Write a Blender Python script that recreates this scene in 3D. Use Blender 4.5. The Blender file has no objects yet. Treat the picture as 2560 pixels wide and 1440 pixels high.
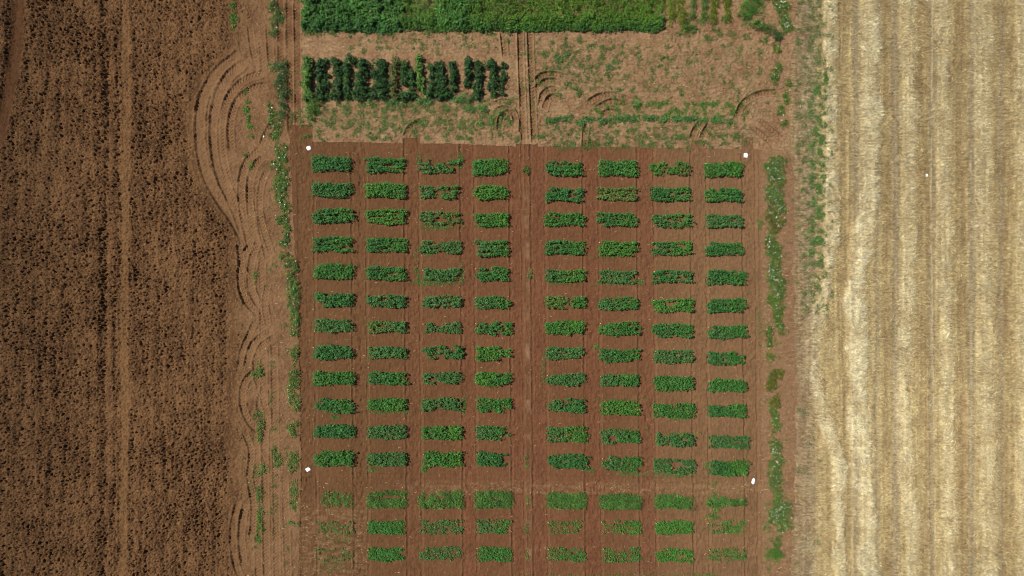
import bpy, math
import numpy as np

SC = bpy.context.scene
COL = SC.collection
rng = np.random.default_rng(11)
R_ = math.radians

# ------------------------------------------------------------------ camera, sky, sun
CAM_H = 30.0                      # drone height in metres
PPM = 60.0                        # photo pixels per metre on the ground
cam_d = bpy.data.cameras.new("camera")
cam_d.sensor_width = 36.0
cam_d.lens = 36.0 * CAM_H / (2560.0 / PPM)
cam_d.clip_start = 0.5
cam_d.clip_end = 2000.0
cam = bpy.data.objects.new("camera", cam_d)
cam.location = (0, 0, CAM_H)
cam.rotation_euler = (0, 0, 0)
COL.objects.link(cam)
SC.camera = cam

SUN_EL = R_(57.0)
SUN_FROM = np.array([-0.93, 0.37])          # the sun stands to the left, a little to the top
SUN_FROM = SUN_FROM / np.linalg.norm(SUN_FROM)
world = bpy.data.worlds.new("World")
SC.world = world
world.use_nodes = True
wn = world.node_tree
wn.nodes.clear()
sky = wn.nodes.new("ShaderNodeTexSky")
sky.sky_type = 'NISHITA'
sky.sun_disc = False
sky.sun_elevation = SUN_EL
sky.sun_rotation = math.atan2(SUN_FROM[0], SUN_FROM[1])
bg = wn.nodes.new("ShaderNodeBackground")
bg.inputs['Strength'].default_value = 0.05
wo = wn.nodes.new("ShaderNodeOutputWorld")
wn.links.new(sky.outputs[0], bg.inputs['Color'])
wn.links.new(bg.outputs[0], wo.inputs['Surface'])

sun_d = bpy.data.lights.new("sun", 'SUN')
sun_d.energy = 4.3
sun_d.angle = R_(0.5)
sun_d.color = (1.0, 0.965, 0.905)
sun = bpy.data.objects.new("sun", sun_d)
from mathutils import Vector
sdir = Vector((-SUN_FROM[0] * math.cos(SUN_EL), -SUN_FROM[1] * math.cos(SUN_EL), -math.sin(SUN_EL)))
sun.rotation_euler = sdir.to_track_quat('-Z', 'Y').to_euler()
sun.location = (-20, 8, 40)
COL.objects.link(sun)

SC.view_settings.view_transform = 'Standard'
SC.view_settings.look = 'None'
SC.view_settings.exposure = 0.18
SC.view_settings.gamma = 1.0
SC.cycles.filter_width = 1.0


# ------------------------------------------------------------------ helpers
def W(px, py, h=0.0):
    """photo pixel of something h metres above the ground -> world x, y"""
    k = (1.0 - h / CAM_H) / PPM
    return (np.asarray(px, float) - 1280.0) * k, (720.0 - np.asarray(py, float)) * k


def lin(r, g, b, k=0.72):
    c = np.array([r, g, b], float) / 255.0
    return np.where(c <= 0.04045, c / 12.92, ((c + 0.055) / 1.055) ** 2.4) * k


_perm = np.random.default_rng(5).permutation(4096)
_gang = np.random.default_rng(6).random(4096) * 2 * np.pi
_gx, _gy = np.cos(_gang).astype(np.float32), np.sin(_gang).astype(np.float32)


def _hash(ix, iy, seed):
    return _perm[(_perm[(ix + seed * 131) & 4095] + iy * 7 + seed * 17) & 4095]


def perlin(x, y, seed=0):
    x = np.asarray(x, np.float32); y = np.asarray(y, np.float32)
    ix = np.floor(x).astype(np.int32); iy = np.floor(y).astype(np.int32)
    fx = x - ix; fy = y - iy
    u = fx * fx * fx * (fx * (fx * 6 - 15) + 10)
    v = fy * fy * fy * (fy * (fy * 6 - 15) + 10)

    def g(dx, dy):
        h = _hash(ix + dx, iy + dy, seed)
        return _gx[h] * (fx - dx) + _gy[h] * (fy - dy)
    a = g(0, 0); b = g(1, 0); c = g(0, 1); d = g(1, 1)
    return (a + u * (b - a) + v * ((c + u * (d - c)) - (a + u * (b - a)))) * 1.5


def fbm(x, y, s, seed=0, octv=3, gain=0.5):
    r = 0; a = 1.0; t = 0
    for i in range(octv):
        r = r + a * perlin(x / s + 13.7 * i, y / s - 7.1 * i, seed + i)
        t += a; a *= gain; s *= 0.5
    return r / t


def worley_bumps(x, y, cell, seed, keep=0.9, sharp=0.5):
    """height of irregular clods thrown on a grid of cells: max over neighbours"""
    ix = np.floor(x / cell).astype(np.int32); iy = np.floor(y / cell).astype(np.int32)
    out = np.zeros_like(x, dtype=np.float32)
    r1 = np.random.default_rng(seed)
    T = [r1.random(4096).astype(np.float32) for _ in range(6)]
    for dx in (-1, 0, 1):
        for dy in (-1, 0, 1):
            h = _hash(ix + dx, iy + dy, seed)
            cx = (ix + dx + T[0][h]) * cell; cy = (iy + dy + T[1][h]) * cell
            ang = T[2][h] * 6.283
            rad = cell * (0.35 + 0.45 * T[3][h])
            asp = 0.65 + 0.35 * T[4][h]
            ddx = x - cx; ddy = y - cy
            a = ddx * np.cos(ang) + ddy * np.sin(ang); b = -ddx * np.sin(ang) + ddy * np.cos(ang)
            d2 = (a / rad) ** 2 + (b / (rad * asp)) ** 2
            hgt = rad * (0.55 + 0.75 * T[5][h]) * np.clip(1 - d2, 0, 1) ** sharp
            out = np.maximum(out, np.where(T[4][h] < keep, hgt, 0))
    return out


def sstep(a, b, x):
    t = np.clip((x - a) / (b - a), 0, 1)
    return t * t * (3 - 2 * t)


def link(o, parent=None):
    COL.objects.link(o)
    if parent is not None:
        o.parent = parent
    return o


def tag(o, label=None, cat=None, group=None, kind=None):
    if label: o['label'] = label
    if cat: o['category'] = cat
    if group: o['group'] = group
    if kind: o['kind'] = kind
    return o


def empty(name, loc):
    o = bpy.data.objects.new(name, None)
    o.empty_display_size = 0.1
    o.location = loc
    return link(o)


def mesh_np(name, V, F, mat, C=None, parent=None, smooth=False, origin=None):
    """V (n,3), F (m,k) -> one mesh object; C = per-vertex base colour"""
    V = np.asarray(V, np.float32)
    if origin is not None:
        V = V - np.asarray(origin, np.float32)
    F = np.asarray(F, np.int32)
    me = bpy.data.meshes.new(name)
    n, (m, k) = len(V), F.shape
    me.vertices.add(n); me.vertices.foreach_set("co", V.ravel())
    me.loops.add(m * k); me.loops.foreach_set("vertex_index", F.ravel())
    me.polygons.add(m)
    me.polygons.foreach_set("loop_start", np.arange(0, m * k, k, dtype=np.int32))
    me.update(calc_edges=True)
    if smooth:
        me.polygons.foreach_set("use_smooth", np.ones(m, bool))
    if C is not None:
        at = me.color_attributes.new("col", 'FLOAT_COLOR', 'POINT')
        c4 = np.ones((n, 4), np.float32); c4[:, :3] = C
        at.data.foreach_set("color", c4.ravel())
    me.materials.append(mat)
    o = bpy.data.objects.new(name, me)
    if origin is not None and parent is None:
        o.location = origin
    return link(o, parent)


# ------------------------------------------------------------------ materials
def new_mat(name):
    m = bpy.data.materials.new(name)
    m.use_nodes = True
    nt = m.node_tree
    return m, nt, nt.nodes["Principled BSDF"]


def soil_mat(name, nscale, var, bump, rough=0.95):
    m, nt, p = new_mat(name)
    at = nt.nodes.new("ShaderNodeAttribute"); at.attribute_name = "col"
    tc = nt.nodes.new("ShaderNodeTexCoord")
    n1 = nt.nodes.new("ShaderNodeTexNoise"); n1.inputs['Scale'].default_value = nscale
    n1.inputs['Detail'].default_value = 6; n1.inputs['Roughness'].default_value = 0.65
    nt.links.new(tc.outputs['Object'], n1.inputs['Vector'])
    mr = nt.nodes.new("ShaderNodeMapRange")
    mr.inputs['From Min'].default_value = 0.3; mr.inputs['From Max'].default_value = 0.7
    mr.inputs['To Min'].default_value = 1 - var; mr.inputs['To Max'].default_value = 1 + var
    nt.links.new(n1.outputs['Fac'], mr.inputs['Value'])
    mx = nt.nodes.new("ShaderNodeVectorMath"); mx.operation = 'SCALE'
    nt.links.new(at.outputs['Color'], mx.inputs[0]); nt.links.new(mr.outputs[0], mx.inputs['Scale'])
    nt.links.new(mx.outputs[0], p.inputs['Base Color'])
    p.inputs['Roughness'].default_value = rough
    p.inputs['Specular IOR Level'].default_value = 0.12
    n2 = nt.nodes.new("ShaderNodeTexNoise"); n2.inputs['Scale'].default_value = 22
    n2.inputs['Detail'].default_value = 4
    nt.links.new(tc.outputs['Object'], n2.inputs['Vector'])
    bp = nt.nodes.new("ShaderNodeBump"); bp.inputs['Strength'].default_value = 1.0
    bp.inputs['Distance'].default_value = bump
    nt.links.new(n2.outputs['Fac'], bp.inputs['Height'])
    nt.links.new(bp.outputs[0], p.inputs['Normal'])
    return m


def leaf_mat(name, gloss=0.5, trans=0.16):
    m, nt, p = new_mat(name)
    at = nt.nodes.new("ShaderNodeAttribute"); at.attribute_name = "col"
    nt.links.new(at.outputs['Color'], p.inputs['Base Color'])
    p.inputs['Roughness'].default_value = gloss
    p.inputs['Specular IOR Level'].default_value = 0.2
    tr = nt.nodes.new("ShaderNodeBsdfTranslucent")
    hs = nt.nodes.new("ShaderNodeHueSaturation")
    hs.inputs['Saturation'].default_value = 1.1; hs.inputs['Value'].default_value = 1.3
    nt.links.new(at.outputs['Color'], hs.inputs['Color']); nt.links.new(hs.outputs[0], tr.inputs['Color'])
    mx = nt.nodes.new("ShaderNodeMixShader"); mx.inputs[0].default_value = trans
    out = nt.nodes["Material Output"]
    nt.links.new(p.outputs[0], mx.inputs[1]); nt.links.new(tr.outputs[0], mx.inputs[2])
    nt.links.new(mx.outputs[0], out.inputs['Surface'])
    return m


def plain_mat(name, col, rough=0.6, nz=0.06, scale=30):
    m, nt, p = new_mat(name)
    tc = nt.nodes.new("ShaderNodeTexCoord")
    n1 = nt.nodes.new("ShaderNodeTexNoise"); n1.inputs['Scale'].default_value = scale
    nt.links.new(tc.outputs['Object'], n1.inputs['Vector'])
    cr = nt.nodes.new("ShaderNodeValToRGB")
    cr.color_ramp.elements[0].color = (*[c * (1 - nz) for c in col], 1)
    cr.color_ramp.elements[1].color = (*[min(1, c * (1 + nz)) for c in col], 1)
    nt.links.new(n1.outputs['Fac'], cr.inputs['Fac'])
    nt.links.new(cr.outputs[0], p.inputs['Base Color'])
    p.inputs['Roughness'].default_value = rough
    return m


M_PLOUGH = soil_mat("ploughed_soil", 5.0, 0.28, 0.02)
M_TRACK = soil_mat("track_soil", 7.0, 0.20, 0.012)
M_FALLOW = soil_mat("fallow_soil", 7.0, 0.22, 0.014)
M_BED = soil_mat("bed_soil", 8.0, 0.13, 0.008)
M_STUB = soil_mat("stubble_soil", 9.0, 0.22, 0.02)
M_LEAF = leaf_mat("crop_leaf")
M_WEED = leaf_mat("weed_leaf", 0.5, 0.2)
M_STRAW = leaf_mat("straw", 0.5, 0.12)
M_PETAL = plain_mat("white_petal", (0.70, 0.70, 0.56), 0.6)
M_WHITE = plain_mat("white_plastic", (0.93, 0.93, 0.93), 0.45, 0.02)
M_YELLOW = plain_mat("yellow_plastic", (0.72, 0.55, 0.16), 0.5, 0.05)
M_WOOD = plain_mat("stake_wood", (0.45, 0.32, 0.18), 0.8, 0.15)

# ------------------------------------------------------------------ the ground: one height field, split into fields
STEP = 0.026
GX = np.arange(-23.4, 23.4001, STEP, dtype=np.float32)
GY = np.arange(13.5, -13.5001, -STEP, dtype=np.float32)
X, Y = np.meshgrid(GX, GY)
U = 1280 + PPM * X                # photo pixel columns / rows of every ground vertex
V = 720 - PPM * Y
NY, NX = X.shape


def bound(pts):
    p = np.array(pts, float)
    return np.interp(V, p[:, 0], p[:, 1])


B_PLOUGH = bound([(-90, 598), (60, 592), (115, 590), (140, 570), (165, 545), (210, 508), (270, 488), (340, 487), (410, 497), (470, 520),
                  (520, 556), (560, 590), (640, 592), (780, 590), (900, 593), (1000, 588), (1150, 592), (1220, 600), (1300, 588), (1440, 600), (1530, 604)])
B_PLOUGH = B_PLOUGH + 5 * fbm(X, Y, 0.9, 3, 2) + 5 * fbm(X, Y, 0.18, 7, 2)
B_BED = bound([(-90, 752), (300, 752), (312, 722), (350, 724), (640, 737), (900, 749), (1200, 754), (1440, 744), (1530, 744)])
B_BED = B_BED + 2.5 * fbm(X, Y, 0.6, 4, 2)
B_STRAW = bound([(-90, 1995), (100, 1985), (200, 1972), (300, 1975), (360, 1972), (450, 1984), (800, 1984), (1000, 1992), (1300, 1985), (1440, 1980), (1530, 1980)])
B_STRAW = B_STRAW + 12 * fbm(X, Y, 1.0, 5, 3)
# lower edge of the fallow strip; wheel lanes bite up into it
B_FAL = np.interp(U, [780, 890, 1150, 1290, 1460, 1725, 1850, 1960], [353, 356, 360, 366, 367, 370, 372, 372])
for x0, x1, yt in ((1008, 1050, 345), (1855, 1885, 344), (1730, 1762, 350), (1455, 1497, 352), (700, 782, 312), (1290, 1345, 360)):
    B_FAL = np.where((U > x0) & (U < x1), np.minimum(B_FAL, yt), B_FAL)
B_FAL = np.where(U > 1888, np.interp(U, [1888, 1915, 1990], [372, 378, 385]), B_FAL) + 2 * fbm(X, Y, 0.35, 6, 2)

is_plough = U < B_PLOUGH
is_straw = U > B_STRAW
is_track = ~is_plough & (U < B_BED)
is_fallow = ~is_plough & ~is_track & ~is_straw & (V < B_FAL)
is_bed = ~is_plough & ~is_track & ~is_straw & ~is_fallow

H = np.zeros_like(X)
C = np.zeros(X.shape + (3,), np.float32)
big = fbm(X, Y, 3.0, 20, 3)
mid = fbm(X, Y, 0.8, 24, 3)
fine = fbm(X, Y, 0.16, 28, 2)


def mixc(c0, c1, t):
    return c0 + (c1 - c0) * t[..., None]


# --- ploughed field: clods
clod = np.maximum(worley_bumps(X, Y + 0.05 * mid, 0.17, 41, 0.95, 0.55), 0.8 * worley_bumps(X + 3, Y, 0.30, 42, 0.8, 0.6))
clod = clod + 0.5 * worley_bumps(X, Y + 5, 0.085, 43, 0.85, 0.6)
wx_ = X + 0.05 * perlin(X / 0.13, Y / 0.13, 45); wy_ = Y + 0.05 * perlin(X / 0.13 + 9, Y / 0.13, 46)
n1 = perlin(wx_ / 0.17, wy_ / 0.14, 47); n2 = perlin(wx_ / 0.095, wy_ / 0.08, 48); n3 = perlin(wx_ / 0.062, wy_ / 0.055, 49)
clod = 0.24 * clod + 0.030 * n1 + 0.052 * n2 + 0.044 * n3 + 0.045 * (1 - np.abs(n2) * 1.8) + 0.030 * (1 - np.abs(perlin(wx_ / 0.12, wy_ / 0.10, 53)) * 1.8)
rowf = fbm(X * 1.0, Y * 0.12, 0.30, 55, 2)                # faint lines left by the plough bodies
clod = clod + 0.065 * rowf
ploughH = clod * (1.24 + 0.7 * big + 0.4 * mid) + 0.03 * mid
edge_t = 0.12 + 0.88 * sstep(0, 42 + 30 * mid, B_PLOUGH - U)
rough_k = edge_t


def lane_soft(center, hw, amt):
    """flatten the clods along a near vertical line (pixels)"""
    global rough_k
    d = np.abs(U - center)
    rough_k = rough_k * (1 - amt * (1 - sstep(hw * 0.6, hw * 1.3, d)))


l1 = bound([(-90, 303), (300, 308), (700, 300), (1100, 302), (1530, 296)]) + 3 * fbm(Y * 0 + 3, Y, 1.2, 9, 2)
lane_soft(l1 + 8, 11 + 6 * fbm(X * 0.4, Y, 0.5, 12, 2), 0.55)
l2 = l1 - 38
lane_soft(l2 + 6, 14, 0.15)
lcorner = bound([(-90, 48), (100, 40), (200, 26), (330, -4), (420, -40), (1530, -200)])
lane_soft(lcorner, 20, 0.7)
plough_shift = -0.11 * np.exp(-((U - l2 - 7 * mid) / 9.0) ** 2) - 0.05 * np.exp(-((U - l1 + 12) / 5.0) ** 2) - 0.10 * np.exp(-((U - lcorner + 6) / 12.0) ** 2)
plough_shift += -0.03 * np.exp(-((U - 222) / 5.0) ** 2) * sstep(500, 650, V)
H = np.where(is_plough, ploughH * rough_k + plough_shift - 0.05 * edge_t, H)
pc = mixc(lin(122, 88, 57), lin(95, 66, 42), np.clip(0.5 + 0.7 * mid + 0.6 * big + 0.9 * rowf, 0, 1))
pc = mixc(pc, lin(148, 116, 80), np.clip(perlin(X / 0.085, Y / 0.085, 50) * 0.9 - 0.05, 0, 0.6))
pc = mixc(pc, lin(128, 94, 60), (1 - sstep(8, 16, np.abs(U - l1 - 8))) * 0.7)
pc = mixc(pc, lin(92, 60, 36), (1 - sstep(12, 26, np.abs(U - lcorner))) * 0.8)
pc = pc * (1.0 - 0.22 * sstep(300, 0, U))[..., None]  # lens falloff put into the soil colour: darker towards the left edge
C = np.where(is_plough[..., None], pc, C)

# --- headland track
crumbs = worley_bumps(X, Y, 0.07, 51, 0.45, 0.7)
trH = 0.022 * fine + 0.02 * mid + 0.016 * perlin(X / 0.09, Y / 0.07, 52) + 0.55 * crumbs * np.clip(0.5 + 1.2 * mid, 0.1, 1)
edge = sstep(55, 0, U - B_PLOUGH) * is_track
H = np.where(is_track, trH + 0.75 * clod * np.clip(edge * (0.5 + 1.5 * mid), 0, 1), H)
tc_ = mixc(lin(144, 109, 76), lin(116, 84, 56), np.clip(0.45 + 0.9 * mid + 0.4 * fine, 0, 1))
tc_ = mixc(tc_, lin(120, 89, 58), edge * 0.7)
tc_ = mixc(tc_, lin(158, 126, 90), np.clip(fine * 0.7 - 0.05, 0, 0.5) * sstep(620, 680, U))
C = np.where(is_track[..., None], tc_, C)

# --- fallow strip
grain = fbm(X * 0.6, Y * 1.5, 0.22, 61, 3)
crumb2 = worley_bumps(X, Y, 0.09, 62, 0.5, 0.7)
faH = 0.025 * mid + 0.042 * grain + 0.02 * perlin(X / 0.10, Y / 0.07, 63) + 0.55 * crumb2 * np.clip(0.5 + 1.2 * big, 0.1, 1)
H = np.where(is_fallow, faH, H)
fc = mixc(lin(165, 132, 97), lin(133, 99, 69), np.clip(0.5 + 0.8 * mid + 0.8 * grain, 0, 1))
fc = mixc(fc, lin(190, 162, 120), np.clip(grain * 1.3 - 0.12, 0, 0.65))
C = np.where(is_fallow[..., None], fc, C)

# --- trial beds
skew = 0.0085 * (V - 400)
XS = U - skew + 1.6 * fbm(X * 0.3, Y, 1.6, 70, 2) + 1.8 * fbm(X, Y, 0.28, 69, 2)
LINES = [784, 877, 914, 1010, 1047, 1150, 1185, 1273, 1304, 1326, 1362, 1456, 1496, 1592, 1634, 1726, 1766, 1855, 1888]
LANES = [(742, 784), (877, 914), (1010, 1047), (1150, 1185), (1273, 1304), (1326, 1362), (1456, 1496), (1592, 1634), (1726, 1766), (1855, 1888)]
lane = np.zeros_like(X)
for a, b in LANES:
    lane = np.maximum(lane, sstep(a - 3, a + 3, XS) * (1 - sstep(b - 3, b + 3, XS)))
ln = np.zeros_like(X)
for i, a in enumerate(LINES):
    k = 0.15 + 0.95 * np.clip(0.5 + 1.5 * fbm(X * 0, Y, 0.9, 71 + i, 3), 0, 1)
    s = 1 if i % 2 else -1
    ln = ln + k * (np.exp(-((XS - a) / 2.6) ** 2) * -0.034 + np.exp(-((XS - a + 4.5 * s) / 2.2) ** 2) * 0.016 + np.exp(-((XS - a - 4.5 * s) / 2.0) ** 2) * 0.012)
scratch = fbm(X * 5.0, Y * 0.9, 0.30, 90, 3)
foot = worley_bumps(X, Y, 0.22, 91, 0.33, 0.8)
bdH = 0.010 * mid + 0.016 * scratch + 0.015 * fine + 0.30 * worley_bumps(X, Y, 0.075, 95, 0.35, 0.8) + 1.0 * ln + lane * (-0.022 + 0.035 * fbm(X, Y, 0.22, 92, 3) - 0.13 * foot + 0.25 * worley_bumps(X + 2, Y, 0.08, 96, 0.4, 0.8))
bdH = bdH + (1 - lane) * (0.014 * fbm(X, Y, 0.33, 93, 2) - 0.06 * worley_bumps(X, Y, 0.4, 94, 0.12, 0.8))
tilt = 0.0165 * (U - 780)
for yb, k in ((494, -0.018), (532, -0.016), (1184, -0.014), (1232, -0.014), (1196, -0.012)):
    bdH = bdH + k * np.exp(-((V - yb - tilt * (0.5 if yb < 600 else 0.8)) / 1.8) ** 2)
# footprints along one lane
for fy in np.arange(380, 1430, 26.0):
    fx = 897 + rng.normal(0, 3) + 0.0085 * (fy - 400); yy = fy + rng.normal(0, 4)
    bdH = bdH - 0.045 * np.exp(-(((U - fx) / 2.6) ** 2 + ((V - yy) / 5.5) ** 2))
for fx0, n in ((1478, 26), (1168, 14), (1615, 14), (765, 24), (1032, 10)):
    for _ in range(n):
        fx = fx0 + rng.normal(0, 7); yy = rng.uniform(560, 1430)
        bdH = bdH - 0.035 * np.exp(-(((U - fx - 0.0085 * (yy - 400)) / 2.5) ** 2 + ((V - yy) / 5.0) ** 2))
mess = sstep(1195, 1215, V) * (1 - sstep(1228, 1245, V)) * sstep(880, 1100, U) + sstep(1250, 1290, V) * (1 - sstep(900, 930, U))
bdH = bdH + np.clip(mess, 0, 1) * (0.018 * grain + 0.25 * crumbs)
rgt = sstep(1893, 1912, U) * is_bed
bdH = bdH * (1 - 0.6 * rgt) + rgt * (0.015 * grain + 0.3 * crumbs)
H = np.where(is_bed, bdH - 0.004, H)
cx_ = np.clip((U - 760) / 540, 0, 1)
bc = mixc(lin(112, 79, 51), lin(119, 81, 54), sstep(0.1, 1.0, cx_))
bc = mixc(bc, lin(132, 99, 68), sstep(1480, 1800, U))
bc = mixc(bc, lin(120, 76, 52), lane * 0.5 * sstep(900, 1200, U) * (1 - sstep(1600, 1800, U)))
bc = bc * (1 + 0.12 * big + 0.16 * mid + 0.16 * scratch + 0.10 * fine)[..., None]
bc = mixc(bc, lin(146, 106, 76), np.clip(-ln * 0 + (ln > 0.006) * 0.4, 0, 1))
bc = mixc(bc, lin(160, 128, 90), np.clip(mess, 0, 1) * np.clip(grain + 0.2, 0, 0.6) * 0.6)
bc = mixc(bc, lin(152, 118, 86), rgt * np.clip(0.65 + 0.8 * grain, 0, 1))
cstrip = np.exp(-((XS - 1315) / 5.5) ** 4)
for y0, y1 in ((478, 502), (540, 572), (605, 645), (705, 730), (770, 800), (860, 905), (935, 960), (1000, 1030), (1085, 1100), (1300, 1340), (1372, 1405)):
    bc = mixc(bc, lin(160, 122, 92), cstrip * sstep(y0 - 4, y0 + 4, V) * (1 - sstep(y1 - 8, y1 + 8, V)) * np.clip(0.40 + 0.9 * mid, 0, 0.7))
C = np.where(is_bed[..., None], bc, C)

# --- stubble field: windrows of straw and wheel lanes
mean = 12 * fbm(X * 0.15, Y, 4.0, 100, 2) + 9 * fbm(X * 0.5, Y, 1.2, 101, 3)
WROWS = [  # (points of the centre line (y, x), half width, strength)
    ([(-90, 2074), (300, 2076), (600, 2076), (720, 2066), (800, 2040), (880, 2028), (1000, 2046), (1088, 2077), (1170, 2099), (1235, 2096), (1320, 2098), (1530, 2100)], 15, 0.85),
    ([(-90, 2172), (300, 2176), (480, 2172), (560, 2164), (660, 2148), (740, 2134), (860, 2146), (1000, 2146), (1200, 2156), (1330, 2168), (1530, 2168)], 24, 1.0),
    ([(-90, 2268), (300, 2272), (600, 2270), (800, 2264), (1000, 2256), (1200, 2266), (1330, 2276), (1530, 2280)], 19, 0.62),
    ([(-90, 2352), (300, 2356), (600, 2358), (900, 2364), (1200, 2370), (1530, 2374)], 19, 0.58),
    ([(-90, 2452), (400, 2456), (800, 2462), (1200, 2468), (1530, 2472)], 23, 0.55),
    ([(-90, 2560), (800, 2560), (1530, 2566)], 20, 0.55),
    ([(-90, 2655), (1530, 2655)], 16, 0.6)]
pale = np.zeros_like(X)
for pts, hw, st in WROWS:
    d = np.abs(U - bound(pts) - 0.25 * mean) + hw * 0.6 * fbm(X * 0.2 + 5, Y, 1.6, 112, 2)
    br = 0.45 + 0.55 * np.clip(0.5 + 2.2 * fbm(X * 0.7 + pts[0][1], Y, 0.8, 110, 3), 0, 1)
    pale = np.maximum(pale, st * br * (1 - sstep(hw * 0.5, hw * 1.35, d + 8 * mid + 5 * fbm(X, Y, 0.3, 111, 2))))
dark = np.zeros_like(X)
for x0, hw, st in ((2114, 11, 0.55), (2102, 4, 0.6), (2218, 12, 0.6), (2234, 5, 0.6), (2308, 12, 0.55), (2324, 4, 0.7), (2404, 13, 0.8), (2420, 3, 0.6), (2508, 14, 0.8), (2526, 6, 0.6), (2490, 4, 0.5), (2604, 9, 0.8), (2036, 6, 0.4)):
    d = np.abs(U - x0 - mean * 0.35 - 0.006 * (V - 700))
    dark = np.maximum(dark, st * (1 - sstep(hw * 0.4, hw * 1.7, d + 6 * mid + 4 * fbm(X, Y, 0.3, 121, 2))) * (0.3 + 0.8 * np.clip(0.5 + 1.5 * fbm(X * 0.2 + x0, Y, 1.5, 120, 2), 0, 1)))
greyb = np.zeros_like(X)
for x0, hw in ((2012, 26), (2138, 8), (2238, 9), (2330, 7), (2428, 8), (2502, 6), (2190, 5)):
    greyb = np.maximum(greyb, 1 - sstep(hw * 0.5, hw * 1.4, np.abs(U - x0 - 0.35 * mean)))
fib = fbm(X * 0.8, Y * 2.6, 0.20, 130, 3)
stH = 0.02 * mid + 0.04 * fib + 0.13 * pale * (1 + 0.9 * mid + 0.5 * fbm(X, Y, 0.3, 133, 2)) - 0.06 * dark + 0.035 * fbm(X, Y * 0.035, 0.14, 134, 2)
inn = sstep(-10, 85, U - B_STRAW + 40 * fbm(X, Y, 0.7, 132, 3))
H = np.where(is_straw, stH * (0.3 + 0.7 * inn), H)
sc_ = mixc(lin(189, 166, 117), lin(209, 188, 137), np.clip(0.5 + 0.8 * mid + 0.6 * big, 0, 1))
sc_ = mixc(sc_, lin(240, 226, 184), 0.9 * pale)
sc_ = mixc(sc_, lin(150, 121, 82), dark * 0.66 * (1 - pale))
sc_ = mixc(sc_, lin(172, 158, 128), greyb * 0.6 * (1 - pale))
sc_ = mixc(lin(146, 116, 84), sc_, np.clip(0.25 + inn * 0.8 + 0.5 * fib, 0, 1))
vline = fbm(X, Y * 0.03, 0.10, 134, 2)
blot = fbm(X, Y * 0.6, 0.45, 131, 3)
sc_ = sc_ * (1 + 0.30 * vline)[..., None]
sc_ = mixc(sc_, lin(160, 134, 92), np.clip(blot * 1.4 - 0.15, 0, 0.6) * (1 - pale))
sc_ = sc_ * (1 + 0.32 * fib)[..., None]
C = np.where(is_straw[..., None], sc_, C)


# --- tyre tracks
def spline(pts, n=12):
    p = np.array(pts, float)
    if len(p) < 3:
        t = np.linspace(0, 1, 14)[:, None]
        return p[0] + (p[-1] - p[0]) * t
    q = np.vstack([2 * p[0] - p[1], p, 2 * p[-1] - p[-2]])
    out = []
    for i in range(1, len(q) - 2):
        for t in np.linspace(0, 1, n, endpoint=False):
            out.append(0.5 * (2 * q[i] + (q[i + 1] - q[i - 1]) * t + (2 * q[i - 1] - 5 * q[i] + 4 * q[i + 1] - q[i + 2]) * t * t
                              + (-q[i - 1] + 3 * q[i] - 3 * q[i + 1] + q[i + 2]) * t ** 3))
    out.append(p[-1])
    return np.array(out)


def tyre(pts, hw=10.0, depth=0.04, lug=0.022, berm=0.03, smooth=0.85, tone=None, only=None, flip=1, wear=1.0):
    s = spline(pts)
    m = hw + 14
    u0, u1 = s[:, 0].min() - m, s[:, 0].max() + m
    v0, v1 = s[:, 1].min() - m, s[:, 1].max() + m
    j0, j1 = np.searchsorted(GX, (u0 - 1280) / PPM), np.searchsorted(GX, (u1 - 1280) / PPM)
    i0, i1 = np.searchsorted(-GY, (v0 - 720) / PPM), np.searchsorted(-GY, (v1 - 720) / PPM)
    if i1 <= i0 or j1 <= j0: return
    sl = (slice(max(i0, 0), i1), slice(max(j0, 0), j1))
    u, v = U[sl], V[sl]
    best = np.full(u.shape, 1e9, np.float32); lat = np.zeros_like(u); arc = np.zeros_like(u); L = 0.0
    tot = np.sum(np.hypot(*np.diff(s, axis=0).T))
    for a, b in zip(s[:-1], s[1:]):
        d = b - a; l = math.hypot(*d)
        if l < 1e-6: continue
        t = np.clip(((u - a[0]) * d[0] + (v - a[1]) * d[1]) / l ** 2, 0, 1)
        qx = u - a[0] - t * d[0]; qy = v - a[1] - t * d[1]
        dd = np.hypot(qx, qy)
        w = dd < best
        best = np.where(w, dd, best)
        lat = np.where(w, (d[0] * qy - d[1] * qx) / l, lat)
        arc = np.where(w, L + t * l, arc)
        L += l
    ends = sstep(-2, 18, arc) * (1 - sstep(tot - 18, tot + 2, arc))
    ends = ends * np.clip(1.0 - 0.22 * wear + wear * (0.9 * mid[sl] + 0.5 * fine[sl]), 0.15, 1)
    inside = (1 - sstep(hw * 0.75, hw * 1.08, best)) * ends
    rim = np.exp(-((best - hw * 1.25) / (hw * 0.22)) ** 2) * ends
    ph = (arc * flip + 0.9 * np.abs(lat)) / 8.4
    saw = 2 * np.abs((ph % 1.0) - 0.5)
    if only is not None:
        inside = inside * only[sl]; rim = rim * only[sl]
    H[sl] = H[sl] * (1 - smooth * inside) + inside * (-depth + lug * (saw - 0.5) * 2) + rim * berm
    if tone is not None:
        C[sl] = mixc(C[sl], np.asarray(tone), inside * 0.55)


TT = lin(140, 105, 72)
TD = lin(108, 72, 47)
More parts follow.
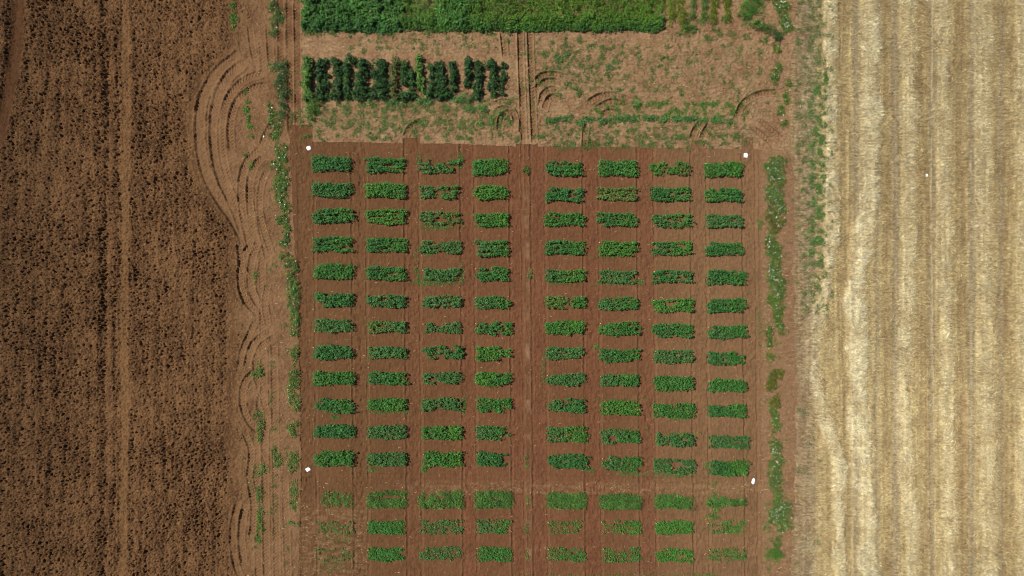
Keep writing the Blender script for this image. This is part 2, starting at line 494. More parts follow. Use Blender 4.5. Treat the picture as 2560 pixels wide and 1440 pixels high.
# big turning loops on the headland
tyre([(604, 132), (560, 165), (527, 205), (505, 255), (499, 320), (504, 385), (520, 445), (550, 500), (582, 545), (612, 600)], 12, 0.05, 0.012, 0.05, 0.9, TT)
tyre([(618, 150), (575, 188), (549, 235), (537, 295), (538, 365), (548, 425), (570, 482), (592, 530), (610, 580)], 12, 0.045, 0.02, 0.05, 0.8, TT)
tyre([(668, 182), (620, 196), (585, 226), (562, 268), (553, 330), (558, 400), (572, 450)], 9, 0.045, 0.03, 0.03, 0.85, TT)
tyre([(672, 214), (640, 218), (605, 240), (585, 272), (576, 320), (580, 380)], 8, 0.05, 0.03, 0.025, 0.85, TT)
tyre([(655, 372), (625, 396), (608, 432), (603, 482), (609, 540), (622, 600), (634, 640)], 9, 0.055, 0.028, 0.035, 0.85, TT)
tyre([(662, 390), (640, 412), (627, 447), (624, 500), (629, 560), (640, 606)], 8, 0.045, 0.03, 0.03, 0.85, TT)
tyre([(634, 470), (648, 535), (660, 600), (672, 660)], 8, 0.035, 0.028, 0.02, 0.8, TT)
tyre([(632, 606), (610, 640), (601, 682), (604, 722), (618, 756), (648, 788)], 8, 0.06, 0.028, 0.035, 0.85, TT)
tyre([(648, 600), (632, 642), (625, 692), (631, 732), (650, 768), (664, 792)], 8, 0.05, 0.03, 0.03, 0.85, TT)
tyre([(660, 640), (648, 700), (656, 748), (668, 800)], 8, 0.035, 0.03, 0.02, 0.8, TT)
tyre([(682, 824), (645, 848), (625, 880), (617, 920)], 8, 0.055, 0.028, 0.03, 0.85, TT)
tyre([(692, 842), (660, 862), (643, 892), (641, 935), (652, 975)], 8, 0.045, 0.028, 0.025, 0.85, TT)
tyre([(640, 925), (612, 958), (606, 1005), (622, 1052), (650, 1080)], 8, 0.05, 0.024, 0.03, 0.85, TT)
tyre([(668, 960), (650, 1000), (655, 1040), (672, 1075)], 8, 0.04, 0.024, 0.03, 0.85, TT)
tyre([(598, 1250), (586, 1300), (582, 1352), (590, 1410), (606, 1450)], 8, 0.055, 0.015, 0.03, 0.85, TT)
tyre([(616, 1250), (606, 1310), (604, 1360), (612, 1420)], 8, 0.045, 0.02, 0.025, 0.85, TT)
for x0, x1, ya, yb, dp in ((699, 703, -90, 165, 0.04), (722, 727, -90, 335, 0.05), (742, 745, -90, 320, 0.045), (672, 678, 60, 165, 0.03), (655, 660, 100, 170, 0.02),
                           (655, 668, 640, 1500, 0.028), (685, 694, 850, 1500, 0.028), (640, 648, 1080, 1500, 0.022), (712, 722, 1180, 1500, 0.02)):
    tyre([(x0, ya), (0.5 * (x0 + x1), 0.5 * (ya + yb)), (x1, yb)], 8, dp, 0.024, 0.02, 0.8, TD if ya < 0 else TT, flip=-1)
# turns in the fallow strip
for pts, dp in (([(670, 420), (652, 470), (650, 530), (664, 590), (680, 640)], 0.04), ([(598, 600), (604, 660), (618, 700)], 0.04), ([(690, 300), (668, 330), (650, 372)], 0.04),
                ([(640, 800), (622, 840), (606, 880), (598, 930)], 0.04), ([(672, 700), (662, 760), (672, 820)], 0.035), ([(655, 990), (668, 1040), (662, 1100)], 0.04),
                ([(612, 1080), (628, 1130), (622, 1200)], 0.04), ([(625, 1200), (634, 1270), (630, 1350)], 0.03), ([(625, 60), (630, 110), (640, 160)], 0.03)):
    tyre(pts, 7, dp, 0.028, 0.028, 0.8, TT, wear=0.7)
for pts in ([(1338, 262), (1340, 225), (1362, 204), (1390, 203), (1416, 214)], [(1350, 268), (1358, 236), (1380, 222), (1408, 232)], [(1360, 280), (1368, 252), (1384, 242), (1402, 250)], [(1334, 210), (1356, 188), (1392, 186), (1420, 196)], [(1236, 280), (1262, 270), (1284, 284), (1290, 310)],
            [(1462, 262), (1500, 240), (1540, 238), (1580, 252)], [(1490, 272), (1520, 256), (1550, 256), (1580, 268)], [(1500, 290), (1525, 278), (1550, 286)],
            [(1226, 262), (1262, 254), (1292, 268), (1304, 300), (1304, 340)], [(1248, 330), (1252, 296), (1272, 280), (1296, 290)],
            [(1012, 345), (1026, 318), (1062, 298)], [(1838, 300), (1858, 258), (1900, 234), (1950, 230)],
            [(1895, 296), (1930, 326), (1962, 352)], [(1878, 316), (1910, 342), (1935, 366)], [(1728, 352), (1738, 324), (1752, 306)], [(1752, 352), (1764, 326), (1778, 308)],
            [(1300, 68), (1303, 180), (1310, 360)], [(1324, 68), (1328, 180), (1336, 360)], [(1256, 72), (1260, 110), (1264, 150)], [(1465, 300), (1462, 350), (1460, 372)]):
    tyre(pts, 7.0, 0.085, 0.034, 0.05, 0.85, lin(130, 94, 65), wear=0.5, only=np.where(V < 385, 1.0, 0.0))
tyre([(2122, -80), (2112, 300), (2112, 700), (2120, 1100), (2124, 1520)], 9, 0.05, 0.01, 0.02, 0.4)
tyre([(2326, -80), (2322, 500), (2328, 1000), (2334, 1520)], 6, 0.05, 0.01, 0.02, 0.4)

# sink the rim of the patch into the wide land sheet
rimd = np.minimum(np.minimum(X - GX[0], GX[-1] - X), np.minimum(Y - GY[-1], GY[0] - Y))
H = H - 0.30 * (1 - sstep(0, 0.7, rimd))


def hz(x, y):
    j = np.clip(((np.asarray(x) - GX[0]) / STEP + 0.5).astype(int), 0, NX - 1)
    i = np.clip(((GY[0] - np.asarray(y)) / STEP + 0.5).astype(int), 0, NY - 1)
    return H[i, j]


def field(name, mask, mat):
    fm = mask[:-1, :-1]                           # a face belongs to the field of its upper left corner
    ii, jj = np.nonzero(fm)
    a = ii * NX + jj
    F = np.stack([a, a + NX, a + NX + 1, a + 1], 1)
    used, inv = np.unique(F.ravel(), return_inverse=True)
    P = np.stack([X.ravel()[used], Y.ravel()[used], H.ravel()[used]], 1)
    o = mesh_np(name, P, inv.reshape(F.shape), mat, C.reshape(-1, 3)[used], smooth=True)
    tag(o, kind='structure')
    return o


field("ploughed_field", is_plough, M_PLOUGH)
field("dirt_track", is_track, M_TRACK)
field("fallow_ground", is_fallow, M_FALLOW)
field("soil_bed", is_bed, M_BED)
field("stubble_field", is_straw, M_STUB)


def wide_ground():
    m, nt, p = new_mat("land_soil")
    tc = nt.nodes.new("ShaderNodeTexCoord")
    sp = nt.nodes.new("ShaderNodeSeparateXYZ"); nt.links.new(tc.outputs['Object'], sp.inputs[0])
    nz = nt.nodes.new("ShaderNodeTexNoise"); nz.inputs['Scale'].default_value = 1.5; nz.inputs['Detail'].default_value = 8
    nt.links.new(tc.outputs['Object'], nz.inputs['Vector'])
    r1 = nt.nodes.new("ShaderNodeValToRGB")
    r1.color_ramp.elements[0].color = (*lin(90, 62, 38), 1); r1.color_ramp.elements[1].color = (*lin(130, 95, 62), 1)
    r2 = nt.nodes.new("ShaderNodeValToRGB")
    r2.color_ramp.elements[0].color = (*lin(160, 132, 90), 1); r2.color_ramp.elements[1].color = (*lin(206, 184, 136), 1)
    nt.links.new(nz.outputs['Fac'], r1.inputs[0]); nt.links.new(nz.outputs['Fac'], r2.inputs[0])
    gt = nt.nodes.new("ShaderNodeMath"); gt.operation = 'GREATER_THAN'; gt.inputs[1].default_value = 12.0
    nt.links.new(sp.outputs[0], gt.inputs[0])
    mx = nt.nodes.new("ShaderNodeMixRGB")
    nt.links.new(gt.outputs[0], mx.inputs[0]); nt.links.new(r1.outputs[0], mx.inputs[1]); nt.links.new(r2.outputs[0], mx.inputs[2])
    nt.links.new(mx.outputs[0], p.inputs['Base Color']); p.inputs['Roughness'].default_value = 1.0
    p.inputs['Specular IOR Level'].default_value = 0.1
    g = np.linspace(-600, 600, 61)
    gx, gy = np.meshgrid(g, g)
    i, j = np.meshgrid(np.arange(60), np.arange(60), indexing='ij')
    a = (i * 61 + j).ravel()
    o = mesh_np("ground", np.stack([gx.ravel(), gy.ravel(), np.full(gx.size, -0.33)], 1), np.stack([a, a + 1, a + 62, a + 61], 1), m)
    tag(o, kind='structure')


wide_ground()


# ------------------------------------------------------------------ foliage
def leaf_arrays(P, az, pitch, roll, L, Wd, Cc, fold=0.16):
    """a folded leaf blade for every row: 4 vertices, 2 triangles"""
    n = len(P)
    ca, sa, cp, sp_ = np.cos(az), np.sin(az), np.cos(pitch), np.sin(pitch)
    d = np.stack([ca * cp, sa * cp, sp_], 1)
    s0 = np.stack([-sa, ca, np.zeros(n)], 1)
    n0 = np.cross(d, s0)
    cr, sr = np.cos(roll)[:, None], np.sin(roll)[:, None]
    s = s0 * cr + n0 * sr
    nn = -s0 * sr + n0 * cr
    L_, W_ = L[:, None], Wd[:, None]
    v = np.stack([P, P + 0.42 * L_ * d + 0.5 * W_ * s + fold * W_ * nn, P + L_ * d, P + 0.42 * L_ * d - 0.5 * W_ * s + fold * W_ * nn], 1).reshape(-1, 3)
    b = np.arange(n)[:, None] * 4
    f = np.concatenate([b + np.array([[0, 2, 1]]), b + np.array([[0, 3, 2]])], 0)
    return v, f, np.repeat(Cc, 4, 0)


class Bag:
    def __init__(self): self.v, self.f, self.c, self.n = [], [], [], 0

    def add(self, v, f, c):
        self.v.append(v); self.f.append(f + self.n); self.c.append(c); self.n += len(v)

    def build(self, name, mat, parent=None, origin=None):
        if not self.v: return None
        return mesh_np(name, np.concatenate(self.v), np.concatenate(self.f), mat, np.concatenate(self.c), parent, origin=origin)


def vary(col, n, s=0.22, hue=0.12):
    k = np.exp(rng.normal(0, s, (n, 1)))
    c = np.asarray(col, float)
    if c.ndim == 1: c = np.repeat(c[None], n, 0)
    h = rng.normal(0, hue, (n, 1))
    return np.clip(c * k * np.concatenate([1 + h * 1.5, 1 + 0.3 * h, 1 - h], 1), 0.002, 0.9)


def plants(bag, x, y, Rr, Hh, col, npl=12, L=0.06, trif=True, wl=0.62, zmin=0.15, spread=1.0, flat=1.0):
    """leafy dome plants at x, y with radius Rr and height Hh (arrays); npl leaves each"""
    m = len(x)
    if m == 0: return
    npl = np.broadcast_to(np.asarray(npl), (m,)).astype(int)
    idx = np.repeat(np.arange(m), npl)
    n = len(idx)
    th = rng.random(n) * 2 * np.pi
    q = np.sqrt(rng.random(n))
    Ri, Hi = Rr[idx], Hh[idx]
    px_ = x[idx] + Ri * q * np.cos(th); py_ = y[idx] + flat * Ri * q * np.sin(th)
    z0 = hz(x, y)[idx]
    z = z0 + Hi * (1 - 0.5 * q ** 2) * (zmin + (1 - zmin) * rng.random(n) ** 0.6)
    az = th + rng.normal(0, 0.7, n)
    pit = (0.15 - 0.65 * q + rng.normal(0, 0.28, n)) * spread
    cc = vary(np.asarray(col)[idx] if np.ndim(col) == 2 else col, n, 0.24, 0.05)
    Li = L * np.exp(rng.normal(0, 0.2, n)) * (0.75 + 0.25 * Hi / max(1e-6, Hh.max()))
    P = np.stack([px_, py_, z], 1)
    if trif:
        for da in (-1.15, 0.0, 1.15):
            k = 1.0 if da == 0 else 0.9
            bag.add(*leaf_arrays(P, az + da, pit + rng.normal(0, 0.12, n), rng.normal(0, 0.35, n), Li * k, Li * k * wl, cc * np.exp(rng.normal(0, 0.1, (n, 1)))))
    else:
        bag.add(*leaf_arrays(P, az, pit, rng.normal(0, 0.35, n), Li, Li * wl, cc))
    # one stem per plant
    zs = hz(x, y)
    a = rng.random(m) * np.pi
    bag.add(*leaf_arrays(np.stack([x, y, zs - 0.01], 1), a, np.full(m, 1.5), np.zeros(m), Hh * 0.95, np.full(m, 0.012), np.repeat(np.array([[0.05, 0.09, 0.03]]), m, 0)))


TK = 0.88
TONES = {'D': np.array([0.046, 0.165, 0.036]), 'M': np.array([0.056, 0.188, 0.032]), 'B': np.array([0.070, 0.212, 0.030]),
         'G': np.array([0.068, 0.178, 0.044]), 'O': np.array([0.098, 0.182, 0.036]), 'T': np.array([0.082, 0.205, 0.036])}
TONES = {k: v * TK for k, v in TONES.items()}
LOOK = {'D': 'dark green', 'M': 'mid green', 'B': 'bright green', 'G': 'dusty green', 'O': 'olive green', 'T': 'grassy green'}
F9 = '999999999999'
ORD = ['first', 'second', 'third', 'fourth', 'fifth', 'sixth', 'seventh', 'eighth', 'ninth', 'tenth', 'eleventh', 'twelfth', 'thirteenth', 'fourteenth', 'fifteenth']

# every plot: column, row, x0, x1, y0, y1 (photo pixels of the canopy), tones left to right, four plant rows of twelve spots (0 bare .. 9 full)
PLOTS = '''
1 1 777 873 391 424 DD F
2 1 912 1012 393 430 DM 799997779998/999999866666/999999855555/999998866656
3 1 1044 1151 395 431 GM 205600000588/367508905078/788808880500/088758888800
4 1 1181 1268 398 436 MB 999999999957/999999999999/F/899999999990
5 1 1364 1457 402 438 DM 079007880048/999887999988/899999999999/068880889999
6 1 1498 1595 401 438 MM F
7 1 1627 1725 405 435 BO 877770008888/680076087687/678507888768/077707888708
8 1 1764 1859 406 439 MB 787788899999/888888999999/F/F
1 2 778 878 457 490 DD 899999999998/999999999999/F/088999999990
2 2 912 1012 458 491 BM F
3 2 1048 1148 465 495 GM 788405877688/577300440055/677402077480/488300678880
4 2 1183 1271 463 497 BB 089999999990/F/F/089999999990
5 2 1364 1458 469 501 DD 079988788099/588878980588/777777870048/899998988989
6 2 1495 1595 469 499 OO 777777778777/355555556555/775555545588/777777777788
7 2 1628 1727 468 501 DM 888888808888/888877078768/677777788067/888888878889
8 2 1765 1857 470 502 MD 799088899990/888888888899/888888888888/899999999998
1 3 779 882 521 556 DM 088888788999/899999988899/999999888899/799999999990
2 3 912 1014 522 559 BB 788888778899/888888888888/788888880888/556689988888
3 3 1048 1152 528 560 GO 078706888788/788850765360/878870003004/036088887886
4 3 1184 1271 533 564 MB 886577877889/788888888999/888888888888/057788878889
5 3 1360 1462 531 563 MM 067788999990/888505889999/999888890099/799999999898
6 3 1494 1594 532 564 DM 888878888980/888705558899/888888778888/078888889988
7 3 1632 1732 535 567 DM 777788777788/765544405088/677766540588/056660888088
8 3 1768 1859 536 567 GG 788887777780/877777666788/888888875588/788888888888
1 4 780 878 592 629 DM 999999999999/999999999998/777777777732/999888889999
2 4 914 1013 594 629 DM 999999986988/999998880699/999999988999/888806099999
3 4 1046 1152 603 633 GG 488600744778/588870688688/470078788788/687750006787
4 4 1185 1271 601 641 GM 909999999998/059999999999/089999999978/088888899978
5 4 1363 1461 602 635 DM 888888788889/788887888889/778088888999/788888888998
6 4 1497 1594 603 639 BB 088888888888/999999999999/999999999999/678998888880
7 4 1631 1732 603 637 DB 588870660888/077788885088/788877788878/888807899998
8 4 1767 1861 605 637 DM 088998789980/999999987788/999999987888/899999988708
1 5 781 880 660 695 MM 089999999078/F/F/F
2 5 914 1012 667 699 DM 899888787899/899878888888/888877675788/688888889999
3 5 1056 1147 673 699 GG 777757777677/777677777788/655665557877/677777775770
4 5 1188 1271 669 701 DM 099800788878/079987888078/899988899867/067888899988
5 5 1364 1463 675 703 GB 788888780899/888888870899/888888887999/677777778998
6 5 1497 1594 677 707 GG 877778878888/666667777766/445556666656/888888888775
7 5 1634 1733 676 706 DG 888778998888/887708870888/577886000008/788889977878
8 5 1770 1867 677 710 DM 788899888089/F/F/888888889988
1 6 785 881 733 767 DD 899008999089/999999999999/089999999999/005899999998
2 6 915 1013 739 767 GD 788870888888/888870888878/778888888688/068889888078
3 6 1056 1154 740 768 GG 377770777078/787707787788/870777007877/888800880885
4 6 1188 1279 741 771 GM 788887777700/888888888777/999999888778/788999988750
5 6 1364 1464 743 770 OM 777770700888/777776005888/777776058899/788877007898
6 6 1496 1597 745 774 GM 577777878888/788777777888/F/788888888888
7 6 1633 1736 748 779 BB 889058088898/888000077899/787058888899/678808888899
8 6 1770 1867 747 781 DM 088888889998/F/F/788888888880
1 7 784 881 800 829 GG 888888877770/777767676777/777775556788/888888777788
2 7 918 1014 803 831 OG 676608888878/676606767888/776777667788/788888888888
3 7 1056 1152 807 832 GG 056500550655/065404775457/056405665655/545444656575
4 7 1188 1279 806 836 GM 077007880077/477889977077/788899997006/888899900888
5 7 1364 1461 804 835 MB 788888877888/F/F/788888888888
6 7 1500 1604 806 838 MM 008888888870/888888888888/888888888880/788888888899
7 7 1633 1734 810 844 DM 888808988888/888888888888/888888877708/056880788099
8 7 1771 1869 815 846 GM 078888899988/888888888888/888888888888/888877788899
1 8 781 880 866 896 DD 089999999990/F/F/899999999998
2 8 919 1016 869 895 GG 788888888888/788888888888/888888888888/788888888888
3 8 1053 1157 866 897 DD 007788700088/887007887088/066660078889/007700508899
4 8 1188 1279 867 902 BB 888888880000/888888888077/888888888878/788888880000
5 8 1365 1459 870 897 GG 788888788888/777765567767/677770677677/777777777770
6 8 1499 1602 874 905 DM 788788878088/877788878889/888888888888/077888888800
7 8 1637 1735 876 908 GG 877777777777/877607076777/777766677778/788888888888
8 8 1772 1864 881 911 DM 888077788800/888807788888/788870788870/880888888888
1 9 781 883 932 962 MM F
2 9 918 1015 932 962 DM 788988888888/787699999988/777088999900/055888999999
3 9 1053 1155 933 961 GG 086667888880/760078888888/850066686088/066600788880
4 9 1188 1278 933 963 BM 788899988088/888899998888/999999999988/788899999880
5 9 1367 1464 936 964 GG 077888098078/777677798888/777777777888/077788888700
6 9 1501 1599 939 966 GM 888807888888/888877788888/777787788888/788880588888
7 9 1636 1736 943 976 MM F
8 9 1772 1869 950 979 MM 007888888880/888888888888/F/788888888888
1 10 786 883 999 1033 DM 088888888880/888888888888/888888888888/000888888888
2 10 919 1015 998 1026 MB 888888888888/888888888888/888888888888/788888888888
3 10 1053 1152 998 1026 GG 788778888880/777605778888/777067777788/777700777788
4 10 1192 1279 997 1033 MM 788888887777/888888888888/888808888088/688800888000
5 10 1372 1464 1000 1031 GD 088800778888/788877888877/888706888888/787777888888
6 10 1504 1602 1004 1038 BB 788888888880/888888888888/888888888888/677778888888
7 10 1635 1738 1010 1045 MM 888870888888/888888888888/888888888888/788888888888
8 10 1772 1868 1014 1043 DM 888880788888/888888888888/888877777888/788888888888
1 11 785 884 1066 1094 DD F
2 11 917 1016 1067 1098 GG 788888888888/788777888888/888888888888/888888888888
3 11 1054 1155 1067 1099 MB 877788808888/888888888888/999999999999/888999999999
4 11 1190 1277 1067 1100 GM 788888888500/888888888800/888888887005/788888880500
5 11 1367 1469 1069 1106 GB 888788888899/776678888899/778788808999/888888888899
6 11 1504 1602 1077 1109 GM 788708888880/777788888888/777088888888/788808888888
7 11 1640 1737 1085 1117 GD 700007700880/788888880788/777788888088/777077888888
8 11 1775 1876 1092 1121 GG 788888888888/877777775777/677777766777/788888888888
1 12 785 882 1131 1165 MM 008999999999/999999999999/F/899999999998
2 12 917 1017 1134 1166 GG 888888888888/888888888888/888888888888/788888888888
3 12 1057 1155 1133 1167 MB F
4 12 1191 1274 1134 1167 DD 888888777770/788888888000/788788888000/888888888880
5 12 1370 1470 1139 1173 DD 888888888888/888877888888/788888888888/078888888888
6 12 1505 1603 1144 1179 GM 077780888888/788888888888/888888888888/067888888880
7 12 1636 1740 1150 1185 GG 888807777888/888700007888/777880078888/888888888888
8 12 1777 1872 1155 1190 DB F
1 13 798 886 1233 1268 TT 034344443430/222334332220/233333434320/034433333332
2 13 917 1016 1231 1269 TT 455777777788/557700000000/778888888888/888888888888
3 13 1046 1157 1231 1270 TT 344555667788/555550088888/888888888888/888888888888
4 13 1187 1281 1231 1270 TT 888888888888/887888888888/888888888888/888888888888
5 13 1367 1466 1235 1271 TT 888888888888/888888888888/888888888888/888888888888
6 13 1500 1603 1239 1273 TT 888888888888/888888888888/888888888888/888888888888
7 13 1639 1733 1241 1271 TT 887777666000/888888888888/888888888888/788888888888
8 13 1771 1866 1246 1268 TT 000766000000/667777777777/667766667777/667770000000
1 14 786 883 1304 1335 OO 333033333304/343344334434/344444344444/434344434445
2 14 918 1009 1305 1335 MM 888888888888/888888888888/888888888888/888888888888
3 14 1045 1157 1302 1335 GG 577777777777/755555777776/566677777777/766666666777
4 14 1192 1279 1300 1333 GM 777706666666/888866666666/777766666666/888877777777
5 14 1369 1464 1304 1334 OO 666666665555/455554565640/444444544400/066666606600
6 14 1503 1605 1303 1335 OB 555666777777/555577777777/444577755777/555566667788
7 14 1639 1733 1306 1334 BB F
8 14 1770 1867 1305 1334 OB 000055555555/666666666666/666666666666/666666666666
1 15 787 883 1370 1405 OO 333333033330/303303303330/333333304334/333330444440
2 15 918 1010 1373 1402 MM 788888888888/888888888870/888888888888/788888888888
3 15 1046 1155 1370 1402 GG 665555666666/666555667777/665566777766/766666666600
4 15 1191 1280 1369 1404 MM 677777777777/888888888888/788888888888/888888888888
5 15 1369 1464 1371 1403 OM 556666666666/666666666666/777777777777/777777777777
6 15 1507 1603 1370 1405 OM 677400000566/788755555666/788866555566/788877777777
7 15 1639 1734 1373 1405 BB 777777777777/888888888888/888888800088/788888888888
8 15 1773 1867 1373 1403 OO 666666666666/555555555555/666666666666/555555555555
'''


def density_word(maps):
    v = np.array([[int(c) for c in r] for r in maps]).ravel()
    f = (v == 0).mean(); mval = v.mean()
    if mval < 4: return 'very thin'
    if f > 0.22: return 'patchy'
    if mval < 6.2: return 'thin'
    if f > 0.06: return 'gappy'
    if mval > 8.6: return 'dense'
    return 'even'


PLOT_AT = {}
for line in PLOTS.strip().splitlines():
    c, r, x0, x1, y0, y1, tones, mp = line.split()
    c, r = int(c), int(r); x0, x1, y0, y1 = map(float, (x0, x1, y0, y1))
    rows = [F9 if s == 'F' else s for s in mp.split('/')] if mp != 'F' else [F9] * 4
    rows = [s.ljust(12, s[-1]) for s in rows]
    PLOT_AT[(c, r)] = (x0, y0)
    full = np.mean([[int(ch) for ch in q_] for q_ in rows]) > 8.3
    low = r >= 14; grass = r == 13
    Hmax = 0.12 if low else (0.16 if grass else 0.33)
    cxp, cyp = W((x0 + x1) / 2, (y0 + y1) / 2)
    root = empty("crop_plot", (float(cxp), float(cyp), 0.0))
    dw = density_word(rows)
    t0, t1 = TONES[tones[0]], TONES[tones[1]]
    tw = LOOK[tones[0]] if tones[0] == tones[1] else LOOK[tones[0]]
    kind = 'grass plot' if grass else ('seedling plot' if low else 'bean plot')
    tag(root, f"{dw} {tw} {kind} in the {ORD[c-1]} column, {ORD[r-1]} row from the top", "crop plot",
        "rectangular crop plots laid out in columns on the brown soil")
    slope = 0.0
    nsub = 19 if not low else 26
    for k, rowmap in enumerate(rows):
        yc = y0 - 0.2 + (y1 - y0 + 0.4) * (k + 0.5) / 4.0
        sp = np.linspace(0, 11.99, nsub) + rng.normal(0, 0.12, nsub)
        dens = np.array([int(rowmap[int(np.clip(s, 0, 11))]) for s in sp])
        wob = 1.6 * np.sin(np.linspace(0, 6, nsub) + rng.random() * 6)
        keep = rng.random(nsub) < np.where(dens >= 8, 1.0, np.where(dens > 0, (0.10 * dens if low else 0.42 + 0.075 * dens), 0.0))
        px_ = x0 + 4.0 + (x1 - x0 - 8) * sp / 12.0 + rng.normal(0, 1.0, nsub)
        py_ = yc + wob + rng.normal(0, 1.0, nsub)
        q = dens / 9.0
        Rr = (0.034 + 0.060 * q) * np.exp(rng.normal(0, 0.16, nsub))
        Hh = Hmax * (0.30 + 0.70 * q) * np.exp(rng.normal(0, 0.16, nsub))
        if low: Rr = (0.035 + 0.055 * q) * np.exp(rng.normal(0, 0.15, nsub))
        tt = np.clip(sp / 12.0 + rng.normal(0, 0.15, nsub), 0, 1)[:, None]
        cc = (t0 + (t1 - t0) * sstep(0.25, 0.8, tt)) * np.exp(rng.normal(0, 0.06, (nsub, 1)))
        wx, wy = W(px_, py_, Hmax * 0.75)
        k_ = keep
        # a gap in the row parts it into separate stretches
        cuts = np.cumsum(~k_)
        runs = []
        for a in np.unique(cuts[k_]):
            mem = np.nonzero(k_ & (cuts == a))[0]
            if runs and mem[0] - runs[-1][-1] <= 2 and wx[mem[0]] - wx[runs[-1][-1]] < 0.20: runs[-1] = np.concatenate([runs[-1], mem])
            else: runs.append(mem)
        for mem in runs:
            bag = Bag()
            a = (bag, wx[mem], wy[mem], Rr[mem] * (1.05 if grass else 1.0), Hh[mem] * (np.exp(rng.normal(0, 0.3, len(mem))) if grass else 1.0), cc[mem] * (np.exp(rng.normal(0, 0.18, (len(mem), 1))) if grass else 1.0))
            if grass:
                plants(*a, (48 * (0.3 + 0.7 * q[mem])), 0.075, False, 0.26, 0.3)      # tufts of upright narrow blades
            elif low:
                plants(*a, (4 + 8 * q[mem]), 0.042, True, 0.75)
            else:
                plants(*a, (6 + 8 * q[mem]), 0.056, True, 0.50, 0.05, 1.0, 0.88 if full else 0.62)
            bag.build("plant_row", M_LEAF, root, origin=root.location)


# ------------------------------------------------------------------ loose plant clumps
def blob_points(px0, py0, rx, ry, n, seed_noise=0.0):
    th = rng.random(n) * 2 * np.pi; q = np.sqrt(rng.random(n))
    ex = 1 + 0.25 * np.sin(3 * th + px0) + 0.15 * np.sin(5 * th + py0)
    return px0 + rx * q * ex * np.cos(th), py0 + ry * q * ex * np.sin(th), q


def petals(px, py, h, n_each=1, size=0.014):
    """small upward discs for open blossoms"""
    n = len(px)
    x, y = W(px, py, h)
    z = hz(x, y) + h
    ang = np.arange(6) * np.pi / 3
    s = size * np.exp(rng.normal(0, 0.25, n))
    tl = rng.normal(0, 0.35, (n, 2))
    ox = np.cos(ang)[None] * s[:, None]; oy = np.sin(ang)[None] * s[:, None]
    oz = ox * tl[:, :1] + oy * tl[:, 1:] + 0.0
    v = np.stack([x[:, None] + ox, y[:, None] + oy, z[:, None] + oz], 2)
    ctr = np.stack([x, y, z + 0.006], 1)[:, None]
    v = np.concatenate([v, ctr], 1).reshape(-1, 3)
    b = np.arange(n)[:, None, None] * 7
    tri = np.array([[i, (i + 1) % 6, 6] for i in range(6)])[None]
    return v, (b + tri).reshape(-1, 3)


def clump(name, label, cat, group, blobs, h, col, L=0.055, dens=1.0, trif=False, wl=0.5, flowers=0, mat=None, zmin=0.35, part='foliage'):
    """blobs: list of (px, py, rx, ry); one thing made of leafy stems filling those blobs"""
    bag = Bag(); fx, fy = [], []
    mx, my = W(np.mean([b[0] for b in blobs]), np.mean([b[1] for b in blobs]))
    root_loc = (float(mx), float(my), 0.0)
    for (bx, by, rx, ry) in blobs:
        n = max(3, int(dens * rx * ry * 3.1416 / 22.0))
        px_, py_, q = blob_points(bx, by, rx, ry, n)
        x, y = W(px_, py_, h * 0.7)
        Hh = h * (1 - 0.35 * q ** 2) * np.exp(rng.normal(0, 0.26, n))
        Rr = np.full(n, 0.055) * np.exp(rng.normal(0, 0.25, n))
        cc = np.asarray(col) * np.exp(rng.normal(0, 0.2, (n, 1)))
        cc = np.where(rng.random((n, 1)) < 0.06, cc * np.array([[2.4, 1.6, 1.0]]), cc)
        plants(bag, x, y, Rr, Hh, cc, 11 if not trif else 7, L, trif, wl, zmin)
        if flowers:
            nf = int(flowers * rx * ry * 3.1416 / 1000.0)
            a, b, _ = blob_points(bx, by, rx, ry, nf)
            fx.append(a); fy.append(b)
    if flowers and len(fx):
        root = empty(name, root_loc)
        bag.build(part, mat or M_WEED, root, origin=root_loc)
        v, f = petals(np.concatenate(fx), np.concatenate(fy), h * 1.0 + 0.02)
        mesh_np("blossoms", v, f, M_PETAL, None, root, origin=root_loc)
    else:
        root = bag.build(name, mat or M_WEED, None, origin=root_loc)
    tag(root, label, cat, group)
    return root


DK = np.array([0.024, 0.066, 0.015]); WD = np.array([0.074, 0.155, 0.028]); LT = np.array([0.100, 0.190, 0.040])
BL = np.array([0.076, 0.178, 0.046]); GR = np.array([0.058, 0.175, 0.022]); YG = np.array([0.150, 0.195, 0.024])

